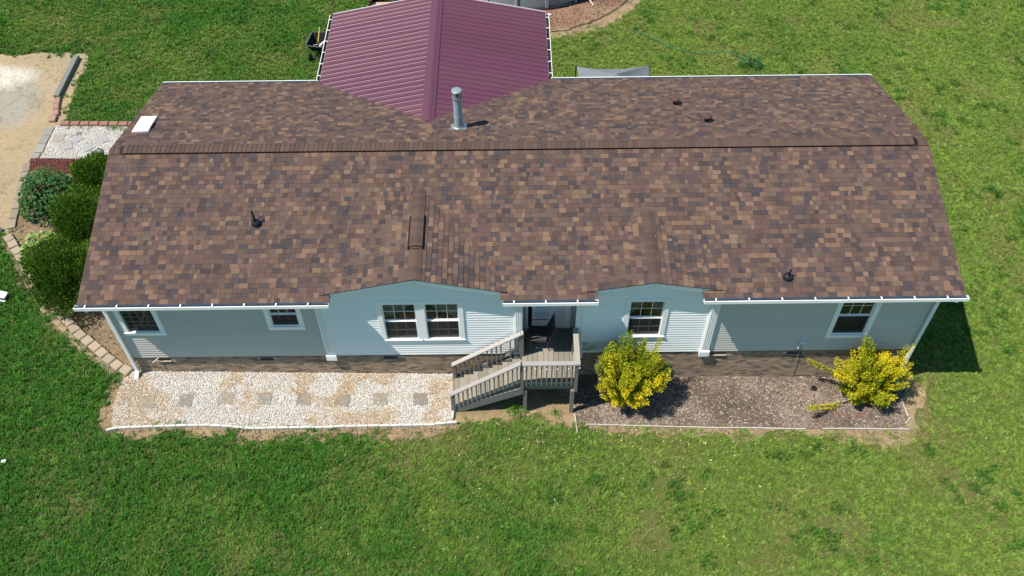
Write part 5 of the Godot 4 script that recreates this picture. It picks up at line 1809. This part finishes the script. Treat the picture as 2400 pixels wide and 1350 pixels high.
func build_small() -> void:
	# shrink-wrapped bundle left on the back slope
	var N := Vector3(0, 1, -PITCH).normalized()
	var ax := Vector3(1, 0, 0)
	var base := Vector3(-10.52, roof_y(-1.47) + 0.015, -1.47)
	var o := thing("shingle_bundle", "white wrapped shingle bundle with maroon band lying on the back slope", "bundle", base)
	var b := Basis(Vector3.UP, 0.06) * Basis(ax, N, ax.cross(N))
	var mb := MB.new(); mb.col = Color(0.76, 0.66, 0.71)
	for k in 2:
		mb.obox(Transform3D(b, base + N * (0.016 + k * 0.031) + b.z * (0.02 * (k - 1))), Vector3(0.46 - 0.01 * k, 0.03, 1.0 - 0.02 * k), 0.006)
	part("wrapping", mb, M.white, o)
	mb = MB.new(); mb.col = Color(0.20, 0.02, 0.06)
	for s in [-1.0, 1.0]:
		mb.obox(Transform3D(b, base + N * 0.033 + b.x * s * 0.2365 + b.z * 0.08), Vector3(0.012, 0.058, 0.36))
	part("band", mb, M.white, o)
	mb = MB.new(); mb.col = Color(0.45, 0.45, 0.47)
	for k in [[-0.1, -0.3, 0.09], [0.06, -0.33, 0.12], [-0.06, 0.05, 0.10], [0.08, -0.06, 0.07], [0.02, 0.2, 0.1], [-0.1, 0.32, 0.07]]:
		mb.obox(Transform3D(b, base + N * 0.0645 + b.x * k[0] + b.z * k[1]), Vector3(k[2], 0.003, 0.03))
	part("print", mb, M.white, o)
	# small lantern by the house end
	var lp := gp(-14.02, -4.66)
	o = thing("garden_lantern", "small cream pillar lantern with grey dome by the roof edge", "lantern", lp)
	mb = MB.new(); mb.col = Color(0.6, 0.55, 0.44)
	mb.lathe(lp, [Vector2(0.13, 0.0), Vector2(0.13, 0.06), Vector2(0.10, 0.08), Vector2(0.09, 0.34), Vector2(0.12, 0.36)], 16)
	part("pillar", mb, M.stone, o)
	mb = MB.new(); mb.col = Color(0.66, 0.62, 0.52)
	mb.lathe(lp, [Vector2(0.12, 0.36), Vector2(0.125, 0.46), Vector2(0.10, 0.47)], 16)
	part("lamp_glass", mb, M.white, o)
	mb = MB.new(); mb.col = Color(0.16, 0.18, 0.18)
	mb.lathe(lp, [Vector2(0.14, 0.46), Vector2(0.13, 0.51), Vector2(0.09, 0.56), Vector2(0.03, 0.59), Vector2(0.02, 0.64), Vector2(0.001, 0.65)], 16)
	part("dome", mb, M.metal, o)
	# white sign panel lying at the edge of the front lawn
	var wp := gp(-15.55, 1.32)
	o = thing("sign_panel", "white panel on a dark foot lying on the left lawn", "panel", wp)
	mb = MB.new(); mb.col = Color(0.82, 0.83, 0.86)
	mb.obox(Transform3D(Basis.from_euler(Vector3(0.12, -0.22, -0.08)), wp + Vector3(0, 0.17, -0.03)), Vector3(0.78, 0.05, 0.22), 0.008)
	part("panel", mb, M.white, o)
	mb = MB.new(); mb.col = Color(0.75, 0.76, 0.78)
	mb.obox(Transform3D(Basis.from_euler(Vector3(0.0, -0.22, -0.05)), wp + Vector3(0, 0.07, 0.12)), Vector3(0.76, 0.03, 0.05), 0.004)
	part("edge_strip", mb, M.white, o)
	mb = MB.new(); mb.col = Color(0.02, 0.025, 0.05)
	mb.obox(Transform3D(Basis.from_euler(Vector3(0.0, -0.22, 0.0)), wp + Vector3(0.02, 0.07, -0.01)), Vector3(0.82, 0.13, 0.2), 0.01)
	part("foot", mb, M.rubber, o)
	mb = MB.new(); mb.col = Color(0.68, 0.66, 0.62)
	mb.obox(Transform3D(Basis(), gp(-16.85, -1.36, 0.1)), Vector3(1.1, 0.12, 0.14), 0.01)
	tag(part("rail_end", mb, M.white, self), "pale wooden rail lying across the driveway corner", "rail")
	mb = MB.new(); mb.col = Color(0.75, 0.78, 0.82)
	mb.quad(gp(-13.46, 6.8, 0.075), gp(-13.36, 6.78, 0.085), gp(-13.34, 6.86, 0.07), gp(-13.44, 6.88, 0.09))
	mb.tri(gp(-13.36, 6.78, 0.085), gp(-13.32, 6.82, 0.11), gp(-13.34, 6.86, 0.07))
	tag(part("paper_scrap", mb, M.cloth, self), "small scrap of white paper on the dark front lawn", "litter")
	# bent wire hook with a round foot in the bark bed
	var hp := gp(8.25, 4.36)
	o = thing("wire_stake", "bent black wire stake with a round foot in the bark bed", "stake", hp)
	mb = MB.new(); mb.col = Color(0.02, 0.018, 0.016)
	mb.tube([hp + Vector3(-0.1, 0.02, 0.06), hp + Vector3(-0.14, 0.18, 0.02), hp + Vector3(-0.1, 0.42, -0.02), hp + Vector3(-0.06, 0.56, -0.03), hp + Vector3(-0.13, 1.05, -0.05)], 0.006, 6)
	part("wire", mb, M.black, o)
	mb = MB.new(); mb.col = Color(0.018, 0.017, 0.016)
	mb.lathe(hp, [Vector2(0.075, 0.03), Vector2(0.085, 0.05), Vector2(0.07, 0.085), Vector2(0.001, 0.095)], 16)
	part("foot", mb, M.rubber, o)
	mb = MB.new(); mb.col = Color(0.55, 0.16, 0.12)
	var path := []
	for k in [[8.35, 4.93], [8.55, 5.10], [8.75, 5.23], [9.03, 5.30], [9.35, 5.23], [9.60, 5.06]]:
		path.append(gp(k[0], k[1], 0.06))
	mb.tube(path, 0.007, 6)
	tag(part("cord", mb, M.rubber, self), "thin red cord curving over the bark below the right bush", "cord")
	# bark curl and a few sticks by the border
	mb = MB.new(); mb.col = Color(0.6, 0.55, 0.47)
	mb.tube([gp(-13.35, 1.55, 0.1), gp(-13.2, 1.68, 0.14), gp(-13.0, 1.66, 0.09)], [0.012, 0.02, 0.008], 6)
	tag(part("stick", mb, M.wood, self), "pale dry stick beside the curved block border", "stick")

# ---------------------------------------------------------------- main
func _ready() -> void:
	rng.seed = 20240517
	nz.seed = 4; nz.frequency = 0.01; nz.fractal_octaves = 3
	nz2.seed = 9; nz2.frequency = 0.01; nz2.fractal_octaves = 3

	var cam := Camera3D.new()
	cam.name = "camera"
	cam.position = Vector3(-0.232, 21.318, 18.725)
	cam.rotation = Vector3(-0.8696, -0.0003, -0.0109)
	cam.fov = 35.02
	cam.near = 0.1
	cam.far = 600.0
	add_child(cam)

	var sky_m := ProceduralSkyMaterial.new()
	sky_m.sky_top_color = Color(0.30, 0.475, 0.62)
	sky_m.sky_horizon_color = Color(0.66, 0.78, 0.80)
	sky_m.sky_curve = 0.15
	sky_m.ground_bottom_color = Color(0.25, 0.30, 0.18)
	sky_m.ground_horizon_color = Color(0.45, 0.5, 0.42)
	sky_m.sky_energy_multiplier = 1.0
	var sky := Sky.new()
	sky.sky_material = sky_m
	var env := Environment.new()
	env.background_mode = Environment.BG_SKY
	env.sky = sky
	env.tonemap_mode = Environment.TONE_MAPPER_LINEAR
	env.tonemap_exposure = 1.65
	env.sdfgi_enabled = true
	env.ssao_enabled = true
	env.ssil_enabled = true
	var we := WorldEnvironment.new()
	we.name = "world_environment"
	we.environment = env
	add_child(we)

	var sun := DirectionalLight3D.new()
	sun.name = "sun"
	sun.light_energy = 1.5
	sun.light_color = Color(1.0, 0.965, 0.91)
	sun.light_angular_distance = 0.5
	sun.shadow_enabled = true
	sun.basis = Basis.looking_at(SUN, Vector3.BACK)
	add_child(sun)

	make_materials()
	build_ground()
	build_house()
	build_porch()
	build_deck()
	build_borders()
	build_plants()
	build_pool()
	build_canopy()
	build_cart()
	build_chair()
	build_string_lights()
	build_small()
